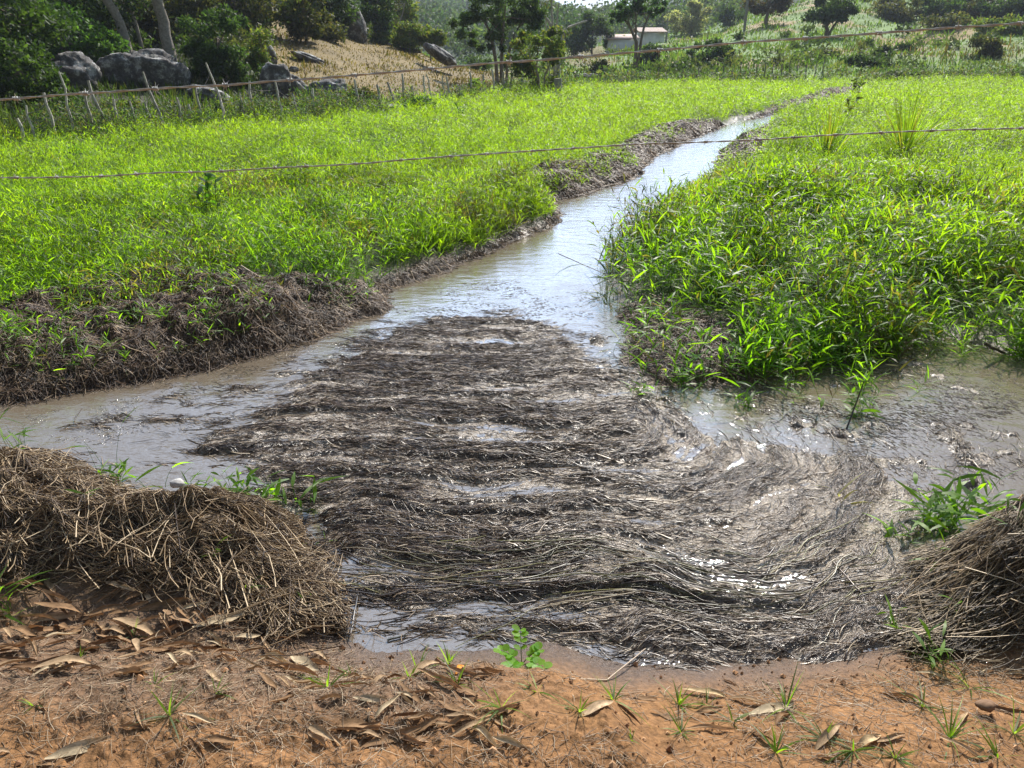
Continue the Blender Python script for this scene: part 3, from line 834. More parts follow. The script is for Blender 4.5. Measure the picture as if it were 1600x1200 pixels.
# weedy strip at the field's far edge
acc = Acc()
n = 12000
az = U(rad(-37), rad(37), n); r = edge(az) + rng.normal(0, .9, n) + .3
x, y = r * np.sin(az), r * np.cos(az)
pt = fbm(x, y, .8, 3, 611); k = U(0, 1, n) < sm(.38, .6, pt); x, y, r, pt = x[k], y[k], r[k], pt[k]; n = len(x)
g = r / 22
leafy(acc, np.stack([x, y, hfun(x, y, False)], -1), U(.2, .6, n) * (.4 + pt), U(.1, .5, n), U(0, 6.28, n), 6, U(.08, .15, n) * g, U(.022, .04, n) * g, palette(n, [(.06, .12, .03), (.10, .18, .04), (.14, .2, .06), (.16, .15, .07)], .2), np.full((n, 3), .1))
link('edge_weeds', acc.mesh('edge_weeds', M_tree), kind='stuff', label='darker weeds growing in a strip at the foot of the fence', category='weeds')

# ------------------------------------------------------------------ trees, bushes
def XY(px, r): a = AZ(px); return r * math.sin(a), r * math.cos(a)
def hit(px, row, r0=15.0, r1=300.0):
    rr_ = np.exp(np.linspace(math.log(r0), math.log(r1), 500)); a = AZ(px)
    zt_ = hfun(rr_ * math.sin(a), rr_ * math.cos(a), False); zr_ = np.array([Zat(px, row, q) for q in rr_])
    k = np.flatnonzero(zt_ >= zr_)
    return float(rr_[k[0]]) if len(k) else None
def ppm(r): return 1330.0 / r          # photo pixels per metre near the horizon
def put(name, px, r, label, cat, group=None, z=None):
    x, y = XY(px, r)
    z = float(hfun(x, y, False)) if z is None else z
    e = bpy.data.objects.new(name, None); C.objects.link(e)
    e.location = (x, y, z); e['label'] = label; e['category'] = cat
    if group: e['group'] = group
    return e, np.array([x, y, z])
GREEN = [(.045, .085, .02), (.065, .12, .03), (.09, .15, .035), (.035, .065, .018)]
def tree(name, label, cat, px, r, crowns, trunks, nl=5000, leaf=.16, cols=GREEN, barkc=(.16, .13, .10), clump=.22, ncl=26, limbs=9, crown_name='crown', w=None, group=None, droop=0.0, elong=1.0):
    """crowns: photo-pixel ellipses (cx, cy, rx, ry) at range r; trunks: lists of photo points with radius in px (x, y, rpx)"""
    rowb = max(t[1] for tr in trunks for t in tr) if cat in ('tree', 'shrub') else max(c[1] + c[3] for c in crowns)
    h_ = hit(px, rowb - 3)
    if h_ and r / 1.5 < h_ < r * 1.5: r = h_
    else: print('no hit', label[:40], r, h_)
    e, o = put(name, px, r, label, cat, group)
    crowns = [(a, b, c * 1.18, d * 1.18) for a, b, c, d in crowns]
    a0 = AZ(px); rt = np.array([math.cos(a0), -math.sin(a0), 0]); fw = np.array([math.sin(a0), math.cos(a0), 0])
    k = ppm(r)
    def W3(x, y, dep=0):
        return rt * ((x - px) / k) + fw * dep + np.array([0, 0, Zat(px, y, r) - o[2]])
    cen = []
    acc = Acc()
    tot = sum(c[2] * c[3] for c in crowns)
    for (cx, cy, rx, ry) in crowns:
        m = max(4, int(ncl * rx * ry / tot)); A = W3(cx, cy)
        v = nrm(rng.normal(0, 1, (m, 3))) * (U(.25, 1, (m, 1)) ** .5)
        cr_ = np.array([rx / k, .9 * (rx / k + ry / k) / 2, ry / k])
        cc = A[None] + (v[:, :1] * cr_[0] * .85) * rt + (v[:, 1:2] * cr_[1] * .85) * fw + v[:, 2:] * np.array([0, 0, 1.]) * cr_[2] * .85
        per = int(nl * rx * ry / tot / m)
        rc = clump * (rx + ry) / k * U(.6, 1.25, m)
        for j in range(m):
            q = nrm(rng.normal(0, 1, (per, 3))) * (U(0, 1, (per, 1)) ** .45) * rc[j] * np.array([1, 1, .72])
            pp = cc[j] + q
            d = nrm(rng.normal(0, 1, (per, 3)) + np.array([0, 0, -droop]))
            sd2 = nrm(np.cross(d, rng.normal(0, 1, (per, 3))))
            L = leaf * U(.6, 1.3, per) * elong
            cj = palette(per, cols, .22, w) * rng.uniform(.75, 1.25)
            ribbons(acc, pp, d, sd2, L, leaf * .55 * U(.6, 1.2, per), np.zeros((per, 3)), [.3, 1, .15], cj)
        cen.append(cc)
    cen = np.concatenate(cen)
    link(crown_name, acc.mesh(crown_name, M_tree), e)
    acc = Acc()
    ends = []
    for tr in trunks:
        T = np.array([W3(t[0], t[1], (t[3] if len(t) > 3 else 0)) for t in tr])
        T[0, 2] = min(T[0, 2], 0) - .15 if tr[0][1] > 1e3 or True else T[0, 2]
        R = np.array([t[2] / k for t in tr])
        s = np.linspace(0, len(T) - 1, 9); f = s.astype(int).clip(0, len(T) - 2); g = (s - f)[:, None]
        pth = T[f] * (1 - g) + T[f + 1] * g; rr = R[f] * (1 - g[:, 0]) + R[f + 1] * g[:, 0]
        pth[1:-1] += rng.normal(0, .25, (7, 3)) * rr[1:-1, None]
        rr[0] *= 1.35
        tubes(acc, pth[None], rr[None], np.array(barkc), 8)
        ends.append((pth, rr))
    if limbs and len(ends):
        sel = rng.choice(len(cen), min(limbs, len(cen)), replace=False)
        for j in sel:
            pth, rr = ends[rng.integers(len(ends))]
            i0 = rng.integers(5, 9); s0, e0 = pth[i0], cen[j]
            mid = (s0 + e0) / 2 + rng.normal(0, .12, 3) * np.linalg.norm(e0 - s0) + np.array([0, 0, .1 * np.linalg.norm(e0 - s0)])
            t = np.linspace(0, 1, 6)[:, None]
            cv = s0 * (1 - t) ** 2 + mid * 2 * t * (1 - t) + e0 * t ** 2
            tubes(acc, cv[None], (rr[i0] * np.linspace(.55, .12, 6))[None], np.array(barkc), 5)
    if acc.V: link('trunk' if cat == 'tree' else 'stems', acc.mesh('trunk', M_bark), e)
    return e
YG = [(.12, .18, .04), (.16, .22, .05), (.08, .13, .03), (.2, .2, .06)]
DK = [(.03, .055, .018), (.045, .08, .025), (.06, .10, .03)]
OL = [(.07, .085, .03), (.10, .11, .04), (.05, .065, .022), (.13, .12, .05)]
GT = (.30, .27, .23)
WOOD = 'trees in the wood above the boulders'
tree('tall_tree', 'tall pale-trunked tree leaning left among the dark wood, above the two biggest boulders', 'tree', 200, 31,
     [(150, -110, 120, 70), (230, -150, 90, 60)], [[(203, 98, 7), (197, 40, 6.5), (180, -5, 6), (160, -90, 4)]], 5200, .2, DK, GT, group=WOOD)
tree('tall_tree', 'thickest straight grey trunk in the wood, just left of the round glossy bush', 'tree', 261, 31.5,
     [(300, -115, 110, 70), (250, -170, 100, 60)], [[(264, 98, 9), (262, 40, 8.5), (256, -10, 8), (262, -110, 5)]], 5200, .2, DK, GT, group=WOOD)
tree('slender_tree', 'slender grey trunk between the two stout trunks of the wood', 'tree', 221, 35,
     [(225, -70, 60, 45)], [[(222, 90, 3), (218, 25, 3), (212, -20, 2.6), (216, -70, 2)]], 2400, .18, DK, GT, group=WOOD)
tree('dense_tree', 'dark dense tree at the far left edge of the wood', 'tree', 10, 33,
     [(0, 20, 80, 75), (-40, 90, 70, 40)], [[(15, 130, 6), (12, 60, 5), (5, 10, 3)]], 8000, .17, GREEN, group=WOOD)
tree('dense_tree', 'dark dense tree behind the bright leafy tree on the left', 'tree', 120, 37,
     [(110, 0, 90, 60), (160, 60, 70, 45)], [[(130, 70, 5), (125, 50, 5), (115, 0, 3)]], 8000, .18, DK, group=WOOD)
tree('dense_tree', 'dark dense tree behind the stout trunks of the wood', 'tree', 240, 40,
     [(235, 5, 80, 40), (250, 35, 70, 25)], [[(240, 62, 5), (238, 40, 4), (232, 10, 3)]], 7500, .19, OL, group=WOOD)
tree('dense_tree', 'shadowy tree above and behind the round glossy bush', 'tree', 370, 38,
     [(365, -10, 75, 35), (400, 25, 40, 25)], [[(380, 60, 4), (375, 20, 4), (370, -15, 3)]], 6000, .18, OL, group=WOOD)
tree('leafy_tree', 'bright green leafy tree in front of the wood above the leftmost boulder', 'tree', 105, 27,
     [(100, 52, 65, 42), (150, 75, 35, 26), (60, 85, 40, 25)], [[(105, 118, 3.5), (102, 80, 3), (98, 50, 2)]], 7500, .13, [(.07, .15, .03), (.10, .2, .04), (.05, .10, .025)], group=WOOD)
tree('bush', 'sprawling olive bush low at the left picture edge behind the stakes', 'bush', 25, 24,
     [(25, 105, 50, 30), (70, 145, 45, 20), (0, 150, 40, 25)], [[(30, 180, 2), (28, 130, 1.5)]], 5500, .11, GREEN)
tree('round_bush', 'large round glossy dark green bush between the boulders and the tawny slope', 'bush', 345, 25,
     [(342, 62, 50, 42), (350, 105, 58, 32), (310, 95, 30, 30)], [[(345, 150, 4), (345, 100, 3.5), (342, 60, 2)]], 11000, .11, [(.05, .095, .03), (.075, .13, .045), (.035, .07, .02)], clump=.16, ncl=42)
tree('bush', 'drooping bush hanging over the top of the rock face at the tawny slope', 'bush', 432, 33,
     [(425, 12, 42, 22), (400, 40, 25, 22), (455, 20, 22, 14)], [[(405, 80, 3), (412, 40, 2.5), (425, 10, 2)]], 4200, .14, YG)
tree('creeper_bush', 'bush climbing the rock face left of the tawny slope', 'bush', 403, 27,
     [(404, 75, 18, 30), (398, 110, 20, 18)], [[(404, 130, 2), (403, 80, 1.5)]], 2600, .11, YG)
for (px, cy, rx, ry, r, lab, cs) in [
    (480, 18, 45, 30, 50, 'dark olive tree at the upper left corner of the tawny slope', OL),
    (520, 0, 40, 32, 54, 'shadowy tree left of the black leaning boulder at the slope top', DK),
    (590, 12, 30, 28, 52, 'green tree right beside the black leaning boulder', GREEN),
    (625, 15, 28, 30, 60, 'thin feathery tree at the crest of the tawny slope', YG)]:
    tree('slope_tree', lab, 'tree', px, r, [(px, cy, rx, ry), (px + 8, cy + 22, rx * .8, ry * .6)], [[(px, cy + ry + 22, 2.5), (px - 2, cy + 10, 2), (px, cy, 1.5)]], 4200, .2, cs)
for (px, cy, rx, ry, r, lab) in [(505, 48, 38, 14, 47, 'low dark scrub along the top of the tawny slope'), (640, 55, 26, 17, 50, 'yellow-green shrub on the slope crest left of centre'),
                            (672, 60, 24, 15, 50.5, 'yellow-green shrub at the right end of the slope crest'), (603, 60, 22, 14, 48, 'yellow-green shrub below the black leaning boulder')]:
    tree('shrub', lab, 'bush', px, r, [(px, cy, rx, ry)], [[(px, cy + ry + 4, 1.2), (px, cy, .8)]], 3200, .17, OL if px < 520 else YG)
tree('bare_sapling', 'two thin leafless stems rising behind the slope crest shrubs', 'tree', 620, 50, [(618, 20, 14, 22)], [[(618, 70, 1.6), (615, 40, 1.3), (610, 5, .8)], [(622, 70, 1.5), (626, 40, 1.2), (636, 5, .6)]], 260, .14, OL, GT)
tree('broad_tree', 'large dark multi-trunked tree standing at the foot of the tawny slope', 'tree', 778, 41,
     [(775, 12, 62, 30), (735, 38, 34, 24), (800, 40, 50, 32), (765, 62, 30, 18), (830, 22, 34, 26)],
     [[(776, 118, 3.2), (774, 85, 2.8), (766, 50, 2.2), (750, 20, 1)], [(783, 118, 3.2), (784, 85, 2.8), (786, 50, 2.2), (790, 10, 1)], [(790, 118, 2.2), (794, 85, 2), (806, 50, 1.6), (825, 25, 1)]],
     9000, .16, [(.04, .075, .022), (.06, .105, .03), (.08, .13, .035)], clump=.13, ncl=60, limbs=16)
tree('leafy_shrub', 'airy light green many-stemmed shrub beside the stump in front of the broad tree', 'shrub', 846, 31,
     [(842, 85, 46, 34), (815, 95, 26, 24), (868, 70, 30, 26), (850, 120, 35, 18), (838, 55, 30, 16)],
     [[(845, 152, 2.2), (842, 120, 1.8), (825, 80, 1)], [(848, 152, 2), (852, 120, 1.6), (870, 75, .8)], [(842, 152, 2), (838, 118, 1.5), (842, 62, .7)], [(852, 152, 1.6), (862, 125, 1.2), (882, 90, .6)]],
     3800, .15, YG, (.36, .32, .25), clump=.14, ncl=50, limbs=18)
tree('bare_tree', 'bare pale-branched tree reaching up behind the airy shrub', 'tree', 862, 44, [(856, 6, 16, 10)],
     [[(876, 110, 3), (868, 60, 2.5), (858, 35, 2), (840, 10, 1.4), (824, -6, .8)], [(868, 60, 2.2), (862, 30, 1.8), (861, 0, 1.2), (866, -20, .8)], [(861, 18, 1.2), (850, 4, .8)], [(861, 14, 1.2), (872, 2, .8)]], 160, .1, OL, (.42, .38, .34), limbs=0)
tree('fallen_tree', 'pale dead limb slanting up to the right above the airy shrub', 'dead limb', 892, 46, [(884, 52, 10, 6)],
     [[(868, 60, 2.4), (880, 46, 2.2), (898, 38, 1.8), (916, 33, 1.2)]], 120, .12, OL, (.42, .38, .34), limbs=0)
tree('bush', 'small dark bush at the foot of the broad tree, on its left', 'bush', 745, 38, [(748, 98, 24, 12), (800, 104, 20, 9)], [[(745, 118, 1.5), (745, 100, 1)]], 2600, .13, DK)
tree('dense_tree', 'dark leafy tree left of the fork-trunked tree', 'tree', 925, 70, [(925, 38, 24, 22), (915, 62, 20, 16), (945, 48, 14, 18)], [[(925, 92, 1.5), (925, 60, 1.3), (925, 40, 1)]], 4500, .24, DK)
tree('dense_tree', 'dusky green tree between the airy shrub and the white house', 'tree', 897, 74, [(895, 62, 20, 18)], [[(897, 92, 1.5), (896, 65, 1)]], 2200, .25, GREEN)
tree('forked_tree', 'green flat-topped tree whose trunk forks in front of the white house', 'tree', 993, 50,
     [(975, 14, 27, 18), (1008, 10, 30, 18), (992, -2, 30, 12), (1022, 22, 16, 9), (962, 28, 14, 9)],
     [[(993, 124, 3.4), (994, 95, 3), (995, 66, 2.6), (984, 45, 2), (972, 25, 1)], [(995, 66, 2.4), (1003, 45, 1.8), (1012, 20, 1)], [(995, 72, 2), (992, 45, 1.6), (990, 15, .8)]],
     5200, .17, [(.05, .11, .03), (.07, .15, .04), (.04, .08, .025)], clump=.13, ncl=44, limbs=14)
tree('bush', 'bright green bush at the foot of the house, left of the forked trunk', 'bush', 962, 70, [(958, 72, 18, 11), (975, 66, 12, 7)], [[(962, 90, 1), (960, 75, .8)]], 1900, .22, [(.08, .15, .04), (.12, .2, .06)])
tree('bush', 'dark bush right of the forked trunk below the house', 'bush', 1022, 66, [(1020, 82, 14, 12), (1010, 96, 14, 9)], [[(1020, 100, 1), (1020, 85, .8)]], 1900, .2, DK)
tree('flowering_tree', 'round pale cream-coloured tree beside the white house', 'tree', 1076, 108,
     [(1070, 30, 26, 20), (1092, 26, 18, 14), (1075, 16, 20, 10)], [[(1074, 58, 1.6), (1074, 42, 1.3), (1072, 28, 1)], [(1074, 55, 1.2), (1082, 40, 1), (1090, 26, .6)]], 5200, .34, [(.42, .42, .28), (.34, .36, .22), (.5, .48, .36), (.18, .22, .1)], GT, limbs=8)
tree('small_tree', 'small dark green tree between the pale cream tree and the utility pole', 'tree', 1137, 104, [(1137, 26, 22, 12), (1128, 20, 12, 8)], [[(1137, 46, 1.2), (1137, 30, 1)]], 2600, .32, GREEN)
tree('hill_tree', 'reddish dark tree on the hill crest right of the utility pole', 'tree', 1196, 90,
     [(1194, 0, 32, 17), (1175, 10, 16, 11), (1216, 6, 15, 9)], [[(1193, 42, 3), (1192, 25, 2.6), (1195, 8, 1.6)]], 4200, .28, [(.07, .055, .03), (.10, .07, .035), (.05, .06, .025)])
tree('hill_tree', 'dark round-topped tree alone on the green hill below the crest', 'tree', 1288, 78,
     [(1290, 8, 36, 20), (1270, 22, 20, 14), (1312, 22, 18, 13)], [[(1288, 60, 3.2), (1287, 42, 3), (1290, 15, 1.8)], [(1288, 50, 2), (1300, 34, 1.6), (1310, 22, 1)]], 5600, .25, DK)
tree('wide_bush', 'dark green spreading bush at the far field edge right of centre', 'bush', 1112, 47,
     [(1105, 82, 30, 14), (1128, 74, 22, 12), (1118, 98, 34, 14)], [[(1112, 122, 2), (1110, 95, 1.5), (1104, 80, 1)], [(1120, 122, 1.6), (1124, 95, 1.2)]], 6200, .15, [(.045, .085, .025), (.065, .12, .035), (.035, .06, .02)])
for (px, cy, rx, ry, r, lab, cs) in [
    (1040, 112, 26, 9, 46, 'low green bush at the far field edge left of the spreading bush', YG),
    (1065, 108, 14, 10, 47, 'small green bush against the spreading bush', GREEN),
    (1342, 97, 26, 8, 56, 'low leafy bush beyond the end of the ditch', GREEN),
    (1381, 82, 11, 8, 60, 'small round dark bush on the bare slope, left one of two', DK),
    (1413, 78, 14, 8, 61, 'larger dark bush on the bare slope, right one of two', DK),
    (1536, 75, 20, 16, 62, 'grey-green tall weedy bush at the right field edge', OL),
    (1400, 20, 34, 16, 95, 'grey-olive scrub high on the right hill', OL),
    (1450, 14, 34, 16, 97, 'dark scrub around the pale stone on the right hill', GREEN),
    (1500, 8, 36, 18, 99, 'feathery olive tree near the upper right corner', OL),
    (1545, 14, 30, 20, 101, 'reddish-trunked scrub near the upper right corner', GREEN),
    (1590, 12, 32, 20, 99, 'darkest bush in the upper right corner', DK),
    (1380, 6, 22, 10, 98, 'thin olive bush above the lone hill tree', OL),
    (1462, 40, 40, 9, 88, 'low pale scrub line under the right hill shrubs', OL),
    (1560, 42, 36, 12, 86, 'pale bushy weeds below the upper right corner', YG)]:
    tree('shrub', lab, 'bush', px, r, [(px, cy, rx, ry), (px + rx * .4, cy + ry * .4, rx * .7, ry * .7)], [[(px, cy + ry * 1.2, 1.4), (px, cy, .9)]], int(1200 + 42 * rx * ry / 9), max(.11, r * .0033), cs)
for (px, cy, rx, ry, r, lab, cs) in [
    (560, 155, 22, 17, 22.5, 'dark bush in front of the split rock beside the stakes', OL),
    (655, 168, 28, 10, 26, 'low bright weed clump at the foot of the tawny slope', [(.07, .14, .04), (.1, .19, .05)]),
    (740, 134, 8, 9, 30, 'small yellow-green sapling by the fence on the tawny slope', [(.2, .3, .04), (.15, .25, .04)]),
    (175, 172, 26, 14, 20.5, 'yellowish leafy weeds around the left stakes', YG),
    (85, 178, 24, 12, 19.5, 'green weeds at the base of the leftmost stakes', GREEN),
    (310, 178, 26, 10, 21, 'mixed weeds below the leaning tall stake', GREEN),
    (425, 172, 32, 9, 22, 'low dark weeds below the pale slab rock', OL),
    (965, 128, 22, 9, 40, 'tangle of grey-green weeds at the fence end', OL),
    (940, 112, 18, 14, 42, 'scrubby weeds behind the fence left of the forked trunk', OL)]:
    tree('weed_clump', lab, 'weeds', px, r, [(px, cy, rx, ry)], [[(px, cy + ry, 1), (px, cy, .7)]], int(700 + 30 * rx * ry / 9), .0042 * r, cs, crown_name='foliage', limbs=6)

# ------------------------------------------------------------------ undergrowth: low scrub nobody could count
R0 = 0
def scrub(name, label, n, zone, cols, rcl, per, leaf, r0=19, r1=120):
    r = np.exp(U(math.log(r0), math.log(r1), n)); az = U(rad(-37), rad(37), n)
    x, y = r * np.sin(az), r * np.cos(az)
    k = (r > edge(az) + 1.2) & ((r > 30) | (R0 > 30)) & (U(0, 1, n) < zone(px_of(az), r, x, y)); x, y, r = x[k], y[k], r[k]; n = len(x)
    R = U(*rcl, n)
    q = nrm(rng.normal(0, 1, (n, per, 3))) * (U(0, 1, (n, per, 1)) ** .4) * R[:, None, None] * np.array([1, 1, .75])
    pos = (np.stack([x, y, hfun(x, y, False) + R * .35], -1)[:, None] + q).reshape(-1, 3); N = len(pos)
    d = nrm(rng.normal(0, 1, (N, 3)) + [0, 0, .3]); s2 = nrm(np.cross(d, rng.normal(0, 1, (N, 3))))
    L = np.repeat(np.clip(leaf * r / 30, .08, .4), per) * U(.6, 1.3, N)
    acc = Acc(); ribbons(acc, pos, d, s2, L, L * .5, np.zeros((N, 3)), [.3, 1, .15], np.repeat(palette(n, cols, .35), per, axis=0) * U(.8, 1.2, (N, 1)))
    link(name, acc.mesh(name, M_tree), kind='stuff', label=label, category='undergrowth')
scrub('undergrowth', 'shadowy undergrowth filling the wood between trunks and boulders', 2600, lambda p, r, x, y: np.where((p < 415 - (r > 40) * 10) | ((p < 640) & (r > 46 + np.maximum(p - 450, 0) * .04)), .9, 0) * np.where((np.abs(p - 232) < 55) & (r < 39), 0, 1), [(.04, .07, .02), (.07, .10, .03), (.10, .11, .045), (.03, .05, .018)], (.5, 1.3), 130, .13, 21, 66)
scrub('undergrowth', 'rough mixed scrub and weeds on the right-hand hill and valley foot', 2600, lambda p, r, x, y: (p > 790) * sm(.50, .60, fbm(x, y, .16, 3, 651)) * (1 - .85 * zone_dry(x, y)) * np.where(r > 62, .08, .5), [(.06, .10, .03), (.10, .14, .05), (.15, .17, .07), (.045, .07, .025)], (.35, 1.1), 80, .14, 40, 130)
# ------------------------------------------------------------------ boulders
def boulder(name, label, px, r, cx, cy, rx, ry, depth=.8, seed=0, tilt=0):
    h_ = hit(cx, cy + ry * .75)
    if h_ and r / 1.5 < h_ < r * 1.5: r = h_ + depth * rx / ppm(h_) * .4
    else: print('no hit', label[:40], r, h_)
    x, y = XY(cx, r); k = ppm(r)
    z = Zat(cx, cy, r)
    nu, nv = 40, 26
    u, v = np.meshgrid(np.linspace(0, 2 * np.pi, nu, endpoint=False), np.linspace(.02, np.pi - .02, nv), indexing='ij')
    D = np.stack([np.sin(v) * np.cos(u), np.sin(v) * np.sin(u), np.cos(v)], -1)
    n3 = lambda f, s: (fbm(D[..., 0] * f + s, D[..., 1] * f + D[..., 2] * f * 1.7, 1, 3, seed) - .5)
    R = 1 + .55 * n3(1.3, seed) + .22 * n3(4, seed + 5) + .12 * n3(9, seed + 9)
    D = np.sign(D) * np.abs(D) ** .8
    V = D * R[..., None] * np.array([rx / k, depth * rx / k, ry / k])
    ca, sa = math.cos(tilt), math.sin(tilt)
    V = np.stack([V[..., 0] * ca - V[..., 2] * sa, V[..., 1], V[..., 0] * sa + V[..., 2] * ca], -1)
    i = np.arange(nu)[:, None] * nv + np.arange(nv - 1)[None]; j = ((np.arange(nu) + 1) % nu)[:, None] * nv + np.arange(nv - 1)[None]
    me = mkmesh(name, V, np.stack([i, i + 1, j + 1, j], -1).reshape(-1, 4), M_rock)
    o = link(name, me, None, (x, y, z), label=label, category='rock')
    o.rotation_euler.z = -AZ(cx)
BL = 'boulder'
boulder(BL, 'domed grey boulder at the left, under the bright leafy tree', 110, 25, 108, 118, 34, 28, seed=3)
boulder(BL, 'broad blotchy boulder below the stout trunks, left half of the pair', 190, 26, 186, 116, 30, 27, seed=7)
boulder(BL, 'broad lichen-spotted boulder below the stout trunks, right half of the pair', 235, 26.5, 238, 118, 42, 31, seed=11)
boulder(BL, 'slanting grey slab behind the stakes below the round bush', 320, 23.5, 318, 152, 34, 13, seed=15, tilt=-.25)
boulder(BL, 'dark upright rock at the left foot of the tawny slope', 425, 25, 425, 130, 22, 28, seed=19)
boulder(BL, 'pale slanting slab running down from the dark upright rock', 462, 24.5, 458, 143, 28, 16, seed=23, tilt=-.75)
boulder(BL, 'split dark rock in the middle of the slope foot', 510, 24.5, 508, 143, 30, 20, seed=27)
boulder(BL, 'flat brown rock low in the grass right of the dark bush', 615, 24, 618, 170, 32, 7, seed=31, tilt=-.1)
boulder(BL, 'rock ledge hanging at the left edge of the tawny slope', 395, 31, 412, 80, 14, 26, seed=35, tilt=.3)
boulder(BL, 'long low grey rock lying on the upper tawny slope', 480, 31, 482, 92, 26, 6, seed=39, tilt=-.35)
boulder(BL, 'small dark stone sitting on the tawny slope', 455, 29, 455, 109, 8, 4.5, seed=43)
boulder(BL, 'black leaning boulder at the top of the tawny slope', 555, 47, 553, 40, 18, 30, seed=47, tilt=.35)
boulder(BL, 'dark ridge rock at the right end of the slope crest', 690, 45, 688, 86, 26, 9, seed=51, tilt=-.55)
boulder(BL, 'small black stone in the weeds by the leftmost stakes', 43, 19, 42, 195, 15, 9, seed=55)
boulder(BL, 'low rocks poking through grass behind the fence stump', 915, 45, 918, 121, 18, 6, seed=59)
boulder(BL, 'thin flat rock just under the slope crest shrubs', 630, 46, 632, 76, 26, 4, seed=63, tilt=-.2)
boulder(BL, 'pale stone among the shrubs high on the right hill', 1467, 93, 1467, 13, 6, 3, seed=67)

# ------------------------------------------------------------------ stake fence
def fence(name, label, cat, posts, r_of, wire_rows, colr=(.52, .48, .42), group=None, wpx=2.1):
    px0 = posts[0][0]; r0 = r_of(px0)
    e, o = put(name, px0, r0, label, cat, group)
    tops = []
    for pst in posts:
        xb, yt, xt = pst[0], pst[1], pst[2]
        r = r_of(xb); k = ppm(r); x, y = XY(xb, r); z = float(hfun(x, y, False)) - .25
        zt = Zat(xb, yt, r)
        b = np.array([x, y, z]) - o; t = np.array([x + (xt - xb) / k, y, zt]) - o
        s = np.linspace(0, 1, 6)[:, None]
        pth = b * (1 - s) + t * s + np.vstack([np.zeros((1, 3)), rng.normal(0, .018, (4, 3)), np.zeros((1, 3))])
        acc = Acc(); w = rng.uniform(.75, 1.25) * wpx / k
        tubes(acc, pth[None], (w * np.linspace(1.15, .7, 6))[None], np.array(colr) * rng.uniform(.7, 1.2), 6)
        link('post', acc.mesh('post', M_bark), e)
        tops.append((b, t))
    acc = Acc()
    for f in wire_rows:
        P_ = np.array([b * (1 - f) + t * f for b, t in tops])
        sgs = []
        for a, b in zip(P_[:-1], P_[1:]):
            s = np.linspace(0, 1, 5)[:, None]; g = a * (1 - s) + b * s; g[:, 2] -= .05 * (4 * s * (1 - s))[:, 0]; sgs.append(g)
        for g in sgs: tubes(acc, g[None], np.full((1, 5), .005), np.array([.2, .18, .16]), 4)
    if wire_rows: link('wire', acc.mesh('wire', M_bark), e)
rL = lambda p: float(edge(AZ(p))) + .4
left = [(4, 186, 0), (26, 165, 20), (60, 145, 53), (90, 112, 84), (117, 148, 117), (148, 126, 129), (165, 155, 162), (193, 158, 187), (219, 160, 212), (241, 112, 218), (264, 152, 263),
        (281, 163, 280), (302, 136, 296), (346, 98, 319), (335, 150, 333), (366, 146, 365), (383, 126, 383), (430, 128, 424), (455, 148, 450), (478, 138, 482), (523, 145, 520)]
mid = [(556, 124, 550), (592, 132, 585), (618, 128, 602), (630, 115, 626), (642, 134, 640), (662, 118, 660), (675, 116, 664), (692, 118, 690), (706, 120, 696), (722, 136, 716), (736, 112, 733), (759, 116, 754),
       (774, 108, 768), (788, 112, 786), (800, 110, 799), (820, 116, 817), (842, 120, 838)]
fence('stake_fence', 'rustic fence of crooked grey stakes and thin wire below the wood and boulders', 'fence', left, rL, [.55, .85])
fence('stake_fence', 'rustic fence of thin stakes along the foot of the tawny slope', 'fence', mid, rL, [.5, .8])
rights = [(p, 133 - (p - 880) * .055 - rng.uniform(8, 22), p + rng.uniform(-2, 2)) for p in range(888, 1300, 13)]
fence('stake_fence', 'distant fence of many thin stakes along the far field edge', 'fence', rights, lambda p: float(edge(AZ(p))) + .6, [.6], (.24, .21, .17), wpx=1.0)
e, o = put('stump_post', 873, 31.5, 'thick grey stump post standing right of the airy shrub', 'post')
acc = Acc(); tubes(acc, np.array([[[0, 0, -.2], [0.01, 0, .2], [0, 0, .5], [-.01, 0, .7]]]), np.array([[.2, .17, .155, .15]]), np.array([.30, .28, .24]), 12)
tubes(acc, np.array([[[-.01, 0, .7], [-.01, 0, .705]]]), np.array([[.15, .001]]), np.array([.36, .32, .26]), 12)
link('trunk', acc.mesh('trunk', M_bark), e)
for px, r, yt, lab in [(1160, 92, -40, 'slim utility pole on the hill left of the reddish tree'), (1040, 100, 28, 'short grey pole at the right end of the white house')]:
    e, o = put('utility_pole', px, r, lab, 'pole')
    h = Zat(px, yt, r) - o[2]
    acc = Acc(); tubes(acc, np.array([[[0, 0, -.3], [0, 0, h * .5], [0, 0, h]]]), np.array([[.15, .13, .10]]), np.array([.22, .21, .2]), 8)
    link('pole', acc.mesh('pole', M_bark), e)
    acc = Acc(); box(acc, -.7, .7, -.05, .05, h - .45, h - .33, (.2, .17, .14)); link('crossarm', acc.mesh('crossarm', M_bark), e)
# ------------------------------------------------------------------ house
e, o = put('farmhouse', 1018, 92, 'long low white house with a clay tile roof behind the forked tree', 'house', z=Zat(1018, 64, 92))
e.rotation_euler.z = -AZ(998) + .22
acc = Acc(); box(acc, -1.35, 1.35, 0, 4.2, -1.5, .85, (.7, .7, .7)); link('wall', acc.mesh('wall', M_white), e)
acc = Acc(); V = np.array([[-1.55, -.35, .80], [1.55, -.35, .80], [1.55, 2.1, 1.25], [-1.55, 2.1, 1.25], [1.55, 4.5, .80], [-1.55, 4.5, .80]])
V2 = np.concatenate([V, V + np.array([0, 0, .12])])
acc.add(V2, np.array([[6, 7, 8, 9], [9, 8, 10, 11], [0, 3, 2, 1], [3, 5, 4, 2], [0, 1, 7, 6], [1, 2, 8, 7], [2, 4, 10, 8], [5, 11, 10, 4], [0, 6, 9, 3], [3, 9, 11, 5]]), (.3, .2, .2)); me = acc.mesh('roof', M_tile)
